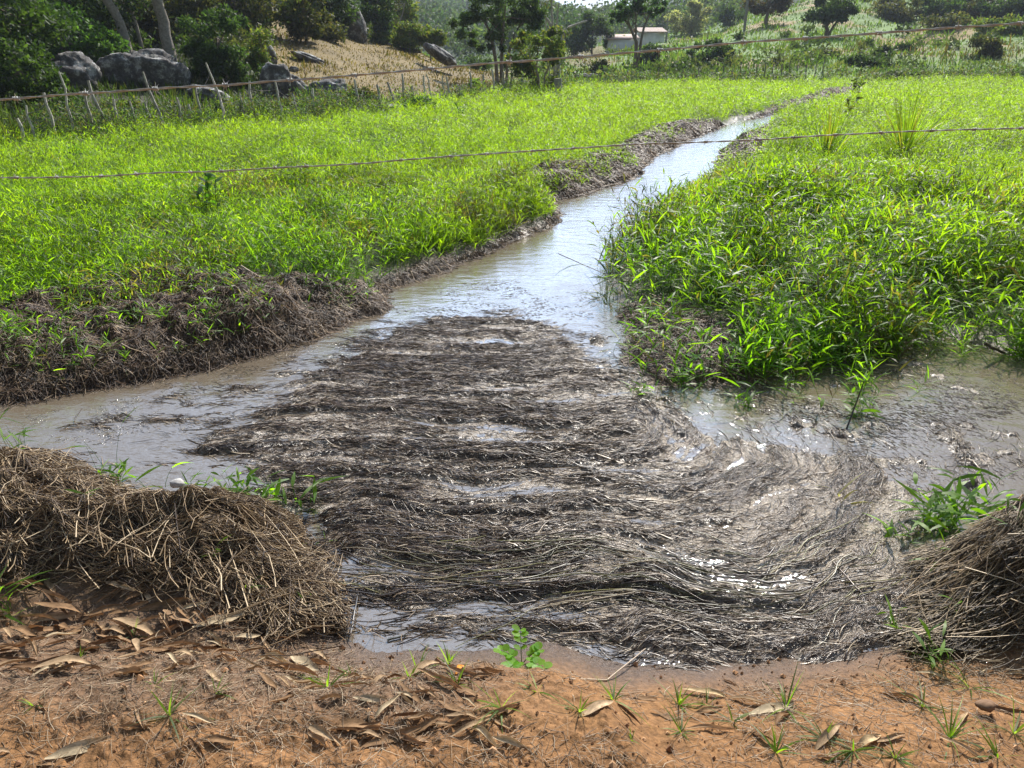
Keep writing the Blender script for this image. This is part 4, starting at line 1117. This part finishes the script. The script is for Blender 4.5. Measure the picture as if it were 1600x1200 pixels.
for p_ in me.polygons: p_.use_smooth = False
link('roof', me, e)
e, o = put('shed', 974, 86, 'low lean-to with pale wall and pinkish roof at the left of the white house', 'shed', z=Zat(976, 74, 86))
e.rotation_euler.z = -AZ(976) + .15
acc = Acc(); box(acc, -1.5, 1.5, 0, 2.5, -1.2, .7, (.7, .7, .7)); link('wall', acc.mesh('wall', M_white), e)
acc = Acc(); V = np.array([[-1.65, -.2, .66], [1.65, -.2, .74], [1.65, 2.7, 1.2], [-1.65, 2.7, 1.1]]); V2 = np.concatenate([V, V + np.array([0, 0, .1])])
acc.add(V2, np.array([[4, 5, 6, 7], [0, 3, 2, 1], [0, 1, 5, 4], [1, 2, 6, 5], [2, 3, 7, 6], [3, 0, 4, 7]]), (.3, .2, .2)); link('roof', acc.mesh('roof', M_tile), e)

# ------------------------------------------------------------------ far forest
acc = Acc()
n = 5200
r = np.exp(U(math.log(120), math.log(980), n)); az = U(rad(-40), rad(40), n)
p = px_of(az)
ok = ((p > 560) & (p < 1185) & ((r > 150) | ((p < 900) & (r > 120)))) | ((p <= 560) & (r > 70)) | (p >= 1185) & (r > 210)
ok &= ~((p > 640) & (p < 860) & (r < 260) & (fbm(p * .02, np.log(r) * 4, 1, 2, 701) > .52) & (p < 780))
ok &= ~((p > 560) & (r < 150) & (p < 720))
r, az = r[ok], az[ok]; n = len(r)
x, y = r * np.sin(az), r * np.cos(az); z = hfun(x, y, False)
per = 90
hs = U(3.5, 8.0, n); rc = hs * U(.42, .6, n)
sz = np.clip(r / 330, .5, 2.2)
q = nrm(rng.normal(0, 1, (n, per, 3))) * (U(0, 1, (n, per, 1)) ** .3)
pos = np.stack([x, y, z + hs * .62], -1)[:, None] + q * np.stack([rc, rc, hs * .42], -1)[:, None]
pos = pos.reshape(-1, 3); N = len(pos)
d = nrm(rng.normal(0, 1, (N, 3))); s2 = nrm(np.cross(d, rng.normal(0, 1, (N, 3))))
cf = np.repeat(palette(n, [(.045, .085, .03), (.07, .12, .045), (.10, .14, .06), (.05, .07, .035)], .3), per, axis=0) * U(.75, 1.25, (N, 1))
S = np.repeat(sz, per)
ribbons(acc, pos, d, s2, 1.0 * S, .75 * S, np.zeros((N, 3)), [.5, 1, .4], cf)
link('far_forest', acc.mesh('far_forest', M_tree), kind='stuff', label='bluish woods covering the distant hills', category='forest')

# ------------------------------------------------------------------ field plants
def fplant(name, label, cat, px, py, hpx, nst, m, Lpx, Wr, cols, spread=.3, lean=.3, part='leaves', z0=.16, elev=(.3, 1.2), group=None, tmin=.1, sagf=.35):
    x, y = P(px, py, z0); r = math.hypot(x, y); k = 1330 / r * (1 if py < 400 else .92)
    z = max(float(hfun(x, y)), -.01)
    e = bpy.data.objects.new(name, None); C.objects.link(e); e.location = (x, y, z)
    e['label'] = label; e['category'] = cat
    if group: e['group'] = group
    n = nst; h = hpx / k * U(.55, 1, n)
    th = U(0, 6.28, n); rr = spread * hpx / k * U(0, 1, n) ** .7 * .4
    bp = np.stack([rr * np.cos(th), rr * np.sin(th), np.zeros(n) - .01], -1)
    acc = Acc()
    leafy(acc, bp, h, U(.3, 1, n) * lean, th + rng.normal(0, .5, n), m, np.full(n, Lpx / k), np.full(n, Lpx / k * Wr), palette(n, cols, .15), palette(n, [np.array(cols[0]) * .7], .1), tmin, elev, [.35, .9, 1, .6, .04], True, sagf)
    link(part, acc.mesh(part, M_leaf), e)
    return e
BG = [(.14, .27, .03), (.2, .36, .035), (.10, .2, .03)]
DG = [(.045, .11, .025), (.06, .14, .03), (.035, .08, .02)]
for px, py, hp, lab in [(325, 345, 95, 'tall dark leafy weed standing up through the left grass under the lower wire'), (118, 262, 32, 'small dark weed in the left grass above the lower wire'),
                   (720, 190, 30, 'dark spindly weed near the far left-hand fence'), (690, 225, 20, 'low dark weed in the middle of the left pasture'),
                   (605, 210, 16, 'faint dark weed among far grass below the flat rock'), (1145, 158, 16, 'dark weed in the grass near the distant ditch'),
                   (545, 195, 14, 'little dark weed near the dark bush'), (395, 248, 16, 'low dark weed in the left pasture over the lower wire')]:
    fplant('leafy_weed', lab, 'weed', px, py, hp, 5 if hp > 40 else 7, 9, hp * .2, .42, DG, .6, .3)
def tussock(px, py, hpx, label, n=210):
    x, y = P(px, py, .2); r = math.hypot(x, y); k = 1330 / r
    z = float(hfun(x, y)); e = bpy.data.objects.new('grass_tussock', None); C.objects.link(e); e.location = (x, y, z); e['label'] = label; e['category'] = 'grass tussock'
    acc = Acc(); th = U(0, 6.28, n); el = U(.7, 1.5, n); L = hpx / k * U(.35, 1.05, n)
    d = np.stack([np.cos(th) * np.cos(el), np.sin(th) * np.cos(el), np.sin(el)], -1)
    p0 = d * np.array([.55, .55, 0]) * U(0, 1, (n, 1)); sd2 = nrm(np.cross(d, [0, 0, 1.]))
    sag = np.stack([d[:, 0] * L * .25, d[:, 1] * L * .25, -L * .22 * U(0, 1.2, n)], -1)
    ribbons(acc, p0, d, sd2, L, .012 * np.ones(n) * U(.6, 1.4, n), sag, [.8, 1, .9, .6, .05], palette(n, [(.11, .19, .024), (.16, .25, .035), (.08, .14, .024), (.18, .17, .06)], .25))
    link('blades', acc.mesh('blades', M_leaf), e)
tussock(1292, 242, 96, 'tall upright bright grass tussock in the right field, nearer the ditch')
tussock(1412, 242, 116, 'tall upright bright grass tussock in the right field, the larger right one', 260)
tussock(1235, 235, 40, 'smaller grass tussock left of the two tall tussocks', 80)
fplant('dark_sapling', 'thin dark sapling rising right beside the far end of the ditch', 'sapling', 1325, 195, 62, 3, 14, 9, .5, [(.04, .05, .025), (.06, .07, .03)], .2, .15)
fplant('dark_sapling', 'dark twiggy sapling bending over the ditch where it disappears', 'sapling', 1338, 150, 26, 6, 10, 8, .5, [(.04, .06, .025), (.06, .09, .03)], .6, .4)
# sprigs rooted in or beside the water
for a in [(15, 662, 48, 7, 3, 40, .09, 'pale grass sprig at the left picture edge beside the water'),
          (165, 690, 75, 3, 2, 40, .06, 'thin upright dark sprig standing in the left water'),
          (235, 715, 62, 3, 2, 45, .13, 'single bright upright blade at the water edge behind the straw heap'),
          (170, 708, 30, 8, 4, 30, .16, 'bright low sprigs on the back rim of the straw heap'),
          (360, 728, 52, 14, 4, 36, .16, 'leafy green sprigs growing on the rim of the left straw heap'),
          (410, 735, 45, 10, 4, 34, .16, 'green sprigs on the rim where the straw heap meets the muddy mat'),
          (300, 725, 40, 10, 4, 30, .14, 'short green sprigs beside the pale stone on the straw heap'),
          (465, 745, 70, 5, 4, 55, .14, 'long bright blades leaning right over the muddy mat'),
          (490, 800, 22, 3, 3, 30, .16, 'small bright sprig low at the right edge of the straw heap'),
          (1480, 770, 75, 15, 6, 52, .15, 'bright green leafy grass clump crowning the right straw heap'),
          (1535, 755, 62, 6, 5, 45, .15, 'darker sprigs at the right of the clump on the right heap'),
          (1410, 790, 30, 5, 3, 46, .14, 'bright blades reaching left over the glittering mud'),
          (1480, 850, 60, 2, 3, 60, .12, 'single broad bright blade hanging down the right heap'),
          (1420, 930, 40, 5, 3, 32, .15, 'green blades at the left foot of the right heap'),
          (1480, 990, 60, 6, 3, 60, .1, 'long green blades at the base of the right heap'),
          (10, 925, 45, 9, 2, 60, .07, 'green grass blades at the left picture edge below the straw heap'),
          (120, 790, 30, 5, 3, 30, .13, 'thin green sprig sprouting from the front of the left straw heap'),
          (330, 870, 26, 5, 3, 28, .13, 'green sprig in the dark hollow of the left straw heap'),
          (470, 900, 22, 4, 3, 26, .13, 'small sprig at the lower right end of the left straw heap'),
          (1570, 880, 40, 5, 3, 36, .13, 'green sprig on the face of the right heap'),
          (1500, 920, 34, 6, 3, 32, .13, 'weedy sprig low on the right heap'),
          (1345, 640, 70, 10, 6, 30, .15, 'leafy grass tuft leaning over the slanting stick in the water'),
          (1160, 625, 30, 7, 4, 26, .16, 'sparse green leaves floating at the near edge of the right grass'),
          (1060, 600, 45, 9, 4, 28, .15, 'yellowish green sprigs on the brown patch left of the right grass'),
          (995, 610, 26, 6, 3, 26, .16, 'bright small leaves at the left corner of the right grass')]:
    fplant('grass_sprig', a[7], 'grass sprig', a[0], a[1], a[2], a[3], a[4], a[5], a[6], BG, .9, .6, 'leaves', .16 if a[1] > 700 or a[0] < 200 else .02, (.2, 1.0))
# grass arching out over the stream
e = fplant('arching_grass', 'long dark blades arching out over the stream from the right bank', 'grass sprig', 945, 455, 70, 9, 3, 75, .05, [(.05, .10, .03), (.09, .15, .04)], .5, .9, 'leaves', .05, (.1, .9), sagf=.6)
# ------------------------------------------------------------------ slanting stick, sticks
def stick(name, label, pts, R, colr, cat='stick', mat=M_wet, snap=False):
    """pts: photo points (px, py, z)"""
    A = np.array([[*P(p[0], p[1], p[2]), p[2]] for p in pts])
    if snap: A[:, 2] = np.maximum(hfun(A[:, 0], A[:, 1]), 0) + R * 1.1
    o = A[0].copy()
    acc = Acc(); s = np.linspace(0, len(A) - 1, 9); f = s.astype(int).clip(0, len(A) - 2); g = (s - f)[:, None]
    pth = A[f] * (1 - g) + A[f + 1] * g; pth[1:-1] += rng.normal(0, R * .18, (7, 3))
    tubes(acc, (pth - o)[None], (R * np.linspace(1.1, .7, 9))[None], np.array(colr), 7)
    link(name, acc.mesh(name, mat), None, tuple(o), label=label, category=cat)
stick('stick', 'dark double stem slanting up out of the right-hand water', [(1322, 672, 0), (1334, 640, .10), (1350, 596, .26)], .005, (.05, .04, .03))
stick('stick', 'dark stick leaning in the water at the right picture edge', [(1540, 538, .12), (1570, 552, .02)], .012, (.07, .05, .035))
stick('stick', 'dark short log end on the back rim of the left straw heap', [(112, 722, .2), (165, 738, .2)], .012, (.06, .05, .04), mat=M_bark, snap=True)
stick('stick', 'thin bare twig pointing left over the stream from the right bank', [(872, 396, .15), (915, 415, .1), (950, 430, .05)], .004, (.12, .09, .06))
stick('stick', 'long thin straight twig lying on the earth from lower left to the mud edge', [(890, 1075, .14), (950, 1035, .12), (1010, 1000, .04)], .0028, (.42, .32, .22), mat=M_straw, snap=True)
stick('stick', 'long thin twig lying along the near edge of the mud', [(875, 990, .03), (960, 985, .02), (1050, 976, .02)], .0025, (.3, .22, .15), mat=M_straw)
stick('stick', 'brown twig on the mud near the right heap', [(1302, 878, .02), (1335, 915, .03), (1370, 950, .02)], .003, (.16, .10, .06))
stick('stick', 'dark forked twig standing in the small puddle at left', [(560, 925, .0), (556, 945, .02), (548, 990, .02)], .004, (.05, .04, .03))
stick('stick', 'short dark stick lying on the small open puddle', [(605, 1000, .006), (635, 992, .008)], .004, (.06, .06, .04))
# ------------------------------------------------------------------ barbed wires
def barbed(label, y0, y1, dist, R, mat, nb, blen):
    x0, x1 = -5.0, 5.0
    zL, zR = Zat(0, y0, 1.0), Zat(1600, y1, 1.0)
    def z_at(x):
        px = 800 + x / dist * 1285
        # pixel row is linear along the wire
        row = y0 + (y1 - y0) * px / 1600
        v = 600 - row; fwv, up = F * cP + v * sP, -F * sP + v * cP
        return EYE + dist * up / fwv
    n = 900
    xs = np.linspace(x0, x1, n)
    za = np.array([z_at(x) for x in (-.6 * dist, 0, .6 * dist)])
    cf = np.polyfit((-.6 * dist, 0, .6 * dist), za, 1)
    zs = np.polyval(cf, xs) + .006 * np.sin(xs * 1.9) * 1.0 + (fbm(xs * 3, xs * 0, 1, 3, int(y0)) - .5) * .012
    o = np.array([0, dist, float(np.polyval(cf, 0))])
    e = bpy.data.objects.new('barbed_wire', None); C.objects.link(e); e.location = o
    e['label'] = label; e['category'] = 'barbed wire'; e['group'] = 'barbed wires strung across the view'
    ctr = np.stack([xs, np.zeros(n) + (fbm(xs * 2, xs * 0 + 5, 1, 2, 3) - .5) * .01, zs - o[2]], -1)
    acc = Acc()
    for ph in (0, math.pi):
        t = xs / .045 * 2 * math.pi / 2 + ph
        off = np.stack([np.zeros(n), np.cos(t), np.sin(t)], -1) * R * .95
        tubes(acc, (ctr + off)[None], np.full((1, n), R), np.array([.2, .2, .2]), 6)
    link('line_wire', acc.mesh('line_wire', mat), e)
    for j in range(nb):
        xb = -dist * .66 + (j + .5 + rng.uniform(-.15, .15)) / nb * dist * 1.32
        i = int((xb - x0) / (x1 - x0) * (n - 1)); c = ctr[i]
        acc = Acc()
        t = np.linspace(0, 1, 26); a = t * 4 * 2 * math.pi + rng.uniform(0, 6)
        coil = c + np.stack([(t - .5) * R * 9, np.cos(a) * R * 2.4, np.sin(a) * R * 2.4], -1)
        tubes(acc, coil[None], np.full((1, 26), R * .85), np.array([.2, .2, .2]), 5)
        for s_ in range(4):
            th = rng.uniform(0, 6.28); d = np.array([rng.uniform(-.7, .7), math.cos(th), math.sin(th)]); d /= np.linalg.norm(d)
            pth = c + d * np.linspace(0, blen, 3)[:, None]
            tubes(acc, pth[None], (R * np.array([[.85, .7, .15]])), np.array([.2, .2, .2]), 5)
        link('barb', acc.mesh('barb', mat), e)
barbed('thicker rusty barbed wire strung across the top, in front of the far fence and hills', 152, 38, 1.55, .00125, M_wire, 15, .012)
barbed('thinner grey barbed wire strung lower across the pasture and stream', 276, 203, 1.95, .00115, M_wire2, 24, .010)

# ------------------------------------------------------------------ foreground plants, leaves, stones
TUFTS = [(270, 1140, 46, 'star-shaped green tuft alone on the bare earth at lower left'), (510, 1062, 34, 'bright green seedling with one long yellow-green blade'),
         (560, 960, 0, ''), (120, 1008, 20, 'tiny green sprout among the brown leaves at left'), (650, 1010, 30, 'pale green tuft at the puddle edge'), (700, 1000, 34, 'thin green tuft left of the round-leaved plant'),
         (640, 1060, 26, 'small green tuft below the puddle'), (715, 1075, 34, 'green tuft by the orange leaf'), (783, 1125, 44, 'tall seedling with spreading pale leaves near the bottom centre'),
         (905, 1125, 40, 'bluish spreading tuft right of the tall seedling'), (960, 1080, 36, 'leafy green tuft on the earth at bottom centre right'),
         (1065, 1060, 34, 'green seedling beside the big tan leaf'), (1068, 1118, 34, 'short seedling below the big tan leaf'), (1235, 1070, 52, 'upright tall-bladed tuft near the mud edge on the right'),
         (1215, 1160, 40, 'spreading tuft of long striped blades at lower right'), (1290, 1140, 40, 'dense tuft of long blades at lower right'), (1335, 1165, 36, 'green tuft near the bottom right leaf'),
         (1485, 1150, 50, 'large spreading green tuft in the lower right corner'), (1450, 1075, 46, 'long-bladed tuft under the right heap'), (1530, 1030, 42, 'green long blades behind the stones on the right'),
         (1560, 1180, 36, 'tuft at the very lower right corner'), (985, 1165, 14, 'tiny sprout near the bottom centre'), (1400, 1180, 26, 'small tuft at the bottom right'),
         (485, 1030, 22, 'little green tuft among brown leaves left of centre'), (545, 1012, 20, 'little grass tuft right below the puddle corner'), (245, 1085, 20, 'pale small tuft above the star-shaped tuft'),
         (340, 1100, 22, 'little tuft right of the star-shaped tuft'), (1150, 1095, 26, 'small tuft between the seedling and the upright tuft'), (840, 1090, 24, 'faint tuft below the round-leaved plant'),
         (60, 1120, 18, 'faint green sprigs at the lower left edge'), (200, 960, 24, 'green sprig under the straw heap'), (380, 900, 22, 'green sprig in the shade of the straw heap'), (1110, 1060, 20, 'small sprout right of the big tan leaf'),
         (1590, 1130, 40, 'long blades entering from the right edge')]
for k, (px, py, hp, lab) in enumerate(TUFTS):
    if not lab: continue
    bl = [(.12, .2, .06), (.18, .27, .09), (.16, .23, .12)] if k % 3 == 0 else [(.13, .24, .035), (.2, .32, .05), (.09, .16, .04)]
    x, y = P(px, py, .17); z = float(hfun(x, y)); r3 = math.sqrt(x * x + y * y + (EYE - z) ** 2); kk = 1202 / r3
    e = bpy.data.objects.new('grass_tuft', None); C.objects.link(e); e.location = (x, y, z); e['label'] = lab; e['category'] = 'grass tuft'; e['group'] = 'green tufts sprouting from the ochre earth'
    n = int(rng.integers(9, 18)) if hp > 22 else 6
    th, el = U(0, 6.28, n), U(.15, 1.35, n); L = hp / kk * U(.6, 1.35, n) * 1.25
    d = np.stack([np.cos(th) * np.cos(el), np.sin(th) * np.cos(el), np.sin(el)], -1)
    p0 = d * np.array([.006, .006, 0]); sd2 = nrm(np.cross(d, [0, 0, 1.]) + rng.normal(0, .2, (n, 3)))
    sag = np.stack([d[:, 0] * L * .2, d[:, 1] * L * .2, -L * .45 * U(.2, 1.1, n) * np.cos(el) - L * .1], -1)
    acc = Acc(); ribbons(acc, p0, d, sd2, L, U(.003, .0062, n), sag, [.7, 1, .9, .65, .3, .03], palette(n, bl, .2))
    link('blades', acc.mesh('blades', M_leaf), e)
# round-leaved plant
x, y = P(815, 1012, .14); z = float(hfun(x, y))
e = bpy.data.objects.new('round_leaved_plant', None); C.objects.link(e); e.location = (x, y, z)
e['label'] = 'bright green low plant with round paired leaves at the mud edge, bottom centre'; e['category'] = 'plant'
for s_ in range(5):
    acc = Acc(); ang = s_ * 1.3 + .3; L = .12; t = np.linspace(0, 1, 6)[:, None]
    pth = np.array([math.cos(ang), math.sin(ang), 0]) * L * t * rng.uniform(.5, .9) + np.array([0, 0, 1]) * (.085 * t * (1.35 - .6 * t)) * rng.uniform(.7, 1.1)
    tubes(acc, pth[None], np.linspace(.0018, .001, 6)[None], np.array([.12, .18, .05]), 5)
    stm = link('stem', acc.mesh('stem', M_leaf), e)
    for j in range(2, 6):
        for sg in (-1, 1):
            c = pth[j] ; la = ang + sg * 1.3 + rng.normal(0, .3); dl = np.array([math.cos(la), math.sin(la), rng.uniform(.1, .5)]); dl /= np.linalg.norm(dl)
            s2 = np.cross(dl, [0, 0, 1.]); s2 /= np.linalg.norm(s2); up = np.cross(s2, dl); R0 = rng.uniform(.010, .016)
            a = np.linspace(0, 2 * math.pi, 13)[:-1]
            ring = c + dl * R0 * 1.1 + R0 * (np.cos(a)[:, None] * dl + np.sin(a)[:, None] * s2 * .92) + up * (.0025 * np.abs(np.sin(a)))[:, None]
            V = np.concatenate([ring, [c + dl * R0 * 1.1]]); Fc = np.array([[12, i, (i + 1) % 12] for i in range(12)])
            link('leaf', mkmesh('leaf', V, Fc, M_leaf, np.array([.2, .42, .03]) * rng.uniform(.8, 1.15) * np.ones((13, 3))), stm)
# dead leaves: a handful of curled shapes, copied
def leafmesh(L, Wd, curl, arch, twist, colr):
    K, J = 14, 5
    t = np.linspace(0, 1, K); u = np.linspace(-1, 1, J)
    prof = np.sin(np.pi * np.clip(t * .94 + .03, 0, 1)) ** .75 * (1 - .25 * t)
    ph = rng.uniform(0, 6)
    V = np.zeros((K, J, 3)); cc = np.zeros((K, J, 3))
    for a in range(K):
        w = Wd * .5 * prof[a]; th = curl * u * (.7 + .5 * t[a])
        tw = twist * t[a]
        yy = np.sin(th) / max(abs(curl), .05) * w; zz = (1 - np.cos(th)) / max(abs(curl), .05) * w
        V[a, :, 0] = L * (t[a] - .5) * (1 - .12 * arch * arch)
        V[a, :, 1] = yy * math.cos(tw) - zz * math.sin(tw) + .03 * L * math.sin(t[a] * 3 + ph)
        V[a, :, 2] = yy * math.sin(tw) + zz * math.cos(tw) + arch * L * .25 * math.sin(math.pi * t[a]) + .0025 * math.sin(t[a] * 9 + ph)
        cc[a] = np.array(colr) * (1 + .18 * (1 - np.abs(u))[:, None]) * rng.uniform(.9, 1.1)
    i = np.arange(K - 1)[:, None] * J + np.arange(J - 1)[None]
    V[..., 2] -= V[..., 2].min()
    return mkmesh('dead_leaf', V, np.stack([i, i + 1, i + J + 1, i + J], -1).reshape(-1, 4), M_deadleaf, cc.reshape(-1, 3))
LCOL = [(.28, .175, .105), (.21, .125, .07), (.34, .235, .15), (.15, .085, .048), (.30, .20, .125), (.42, .33, .23)]
protos = [leafmesh(rng.uniform(.06, .15), rng.uniform(.018, .036), rng.uniform(.4, 2.3), rng.uniform(-.2, .5), rng.uniform(-.9, .9), LCOL[i % 6]) for i in range(26)]
def deadleaf(px, py, lab, me=None, rz=None, lift=0.0, s=1.0, grp='curled brown leaves fallen on the earth'):
    x, y = P(px, py, .17); z = float(hfun(x, y))
    x, y = P(px, py, z); z = float(hfun(x, y))
    o = link('dead_leaf', me or protos[rng.integers(26)], None, (x, y, z + lift + .001), label=lab, category='dead leaf', group=grp)
    rz = rng.uniform(-.9, .9) if rz is None else rz
    e_ = .03
    gx_ = float(hfun(x + e_, y) - hfun(x - e_, y)) / (2 * e_); gy_ = float(hfun(x, y + e_) - hfun(x, y - e_)) / (2 * e_)
    gx_, gy_ = np.clip(gx_, -.5, .5), np.clip(gy_, -.5, .5)
    o.rotation_euler = (math.atan(gy_) * math.cos(rz) - math.atan(gx_) * math.sin(rz) * -1 + rng.normal(0, .12), -math.atan(gx_) * math.cos(rz) - math.atan(gy_) * math.sin(rz) + rng.normal(0, .1), rz)
    o.scale = (s, s, s)
for k in range(165):
    px = rng.uniform(-30, 500); py = 925 + rng.uniform(0, 1) ** 1.1 * 135 + max(0, (px - 150)) * .05
    deadleaf(px, py, 'curled brown leaf in the drift of fallen leaves below the left straw heap', lift=rng.uniform(0, .018), grp='drift of fallen leaves below the left straw heap', s=rng.uniform(.75, 1.5))
for k in range(58):
    deadleaf(rng.uniform(480, 800), rng.uniform(1030, 1165), 'tan dead leaf lying on the earth below the small puddle', s=rng.uniform(.6, 1.2), grp='scattered leaves on the earth below the small puddle', lift=rng.uniform(0, .006))
for k in range(22):
    deadleaf(rng.uniform(800, 1600), rng.uniform(1045, 1190), 'tan dead leaf lying on the ochre earth between green tufts', s=rng.uniform(.7, 1.2), grp='scattered leaves on the right-hand earth')
for k in range(14):
    deadleaf(rng.uniform(0, 480), rng.uniform(1080, 1195), 'pale dead leaf lying on bare earth near the lower left corner', s=rng.uniform(.6, 1.2), grp='scattered leaves in the lower left corner')
org = leafmesh(.085, .03, 1.0, .5, .4, (.62, .26, .05))
deadleaf(718, 1048, 'orange-brown curled leaf standing out below the puddle', org, 1.2, s=.8)
deadleaf(455, 953 + 12, 'orange-tinged leaf on the drift just left of the puddle', leafmesh(.10, .022, 1.2, .3, .3, (.50, .27, .07)), .1)
deadleaf(1105, 1075, 'big tan curled leaf on the earth right of bottom centre', leafmesh(.15, .034, 1.1, .2, .3, (.45, .33, .2)), -.15)
deadleaf(1110, 1135, 'long rolled brown leaf below the big tan leaf', leafmesh(.15, .028, 1.7, .1, .3, (.40, .27, .17)), -.1)
deadleaf(1355, 1160, 'tan leaf near the bottom right corner by a tuft', leafmesh(.09, .032, .9, .3, .3, (.46, .33, .2)), .3)
deadleaf(930, 1110, 'broad pale brown leaf left of the bluish tuft', leafmesh(.13, .036, .8, .2, .2, (.42, .30, .2)), .6)
deadleaf(490, 957, 'dull olive leaf jutting over the puddle corner', leafmesh(.10, .026, .5, .1, .1, (.24, .21, .10)), .05, .01)
# stones
def stone(px, py, s, label, colr):
    x, y = P(px, py, .2); z = float(hfun(x, y)); x, y = P(px, py, z)
    nu, nv = 18, 12
    u, v = np.meshgrid(np.linspace(0, 2 * np.pi, nu, endpoint=False), np.linspace(.02, np.pi - .02, nv), indexing='ij')
    D = np.stack([np.sin(v) * np.cos(u), np.sin(v) * np.sin(u), np.cos(v)], -1)
    R = 1 + .6 * (fbm(D[..., 0] * 1.6 + px, D[..., 1] * 1.6 + D[..., 2] * 2, 1, 3, 5) - .5)
    V = D * R[..., None] * np.array([s, s * .7, s * .5])
    i = np.arange(nu)[:, None] * nv + np.arange(nv - 1)[None]; j = ((np.arange(nu) + 1) % nu)[:, None] * nv + np.arange(nv - 1)[None]
    link('stone', mkmesh('stone', V, np.stack([i, i + 1, j + 1, j], -1).reshape(-1, 4), M_crumb, np.array(colr)), None, (x, y, z + s * .25), label=label, category='stone')
stone(278, 758, .035, 'pale whitish stone on the rim of the left straw heap', (.42, .40, .37))
stone(310, 912, .035, 'dark grey stone under the left straw heap', (.10, .10, .10))
stone(1540, 1105, .03, 'brown earth clod at the lower right by the long-bladed tuft', (.2, .12, .07))
stone(1510, 995, .05, 'rounded brown clod at the base of the right heap', (.17, .12, .08))
stone(870, 462, .03, 'small dark clod lying in the shallow stream', (.07, .05, .04))
# ------------------------------------------------------------------ haze
HAZE = 0.0005
def hazebox():
    m, n, l, o = newmat('haze')
    v = n.new('ShaderNodeVolumePrincipled')
    v.inputs['Color'].default_value = (.80, .88, 1.0, 1); v.inputs['Density'].default_value = HAZE
    l.new(v.outputs[0], o.inputs['Volume'])
    zt = float(ZZ.max()) + 16
    acc = Acc(); box(acc, -1300, 1300, -1300, 1300, float(ZZ.min()) - 2, zt, (1, 1, 1))
    link('haze', mkmesh('haze', acc.V[0], acc.F[0], m, smooth=False), kind='stuff', label='thin bluish haze lying over the valley', category='haze')
if HAZE: hazebox()
print('ground z', ZZ.min(), ZZ.max(), 'tris', sum(len(o.data.polygons) for o in C.objects if o.type == 'MESH'))
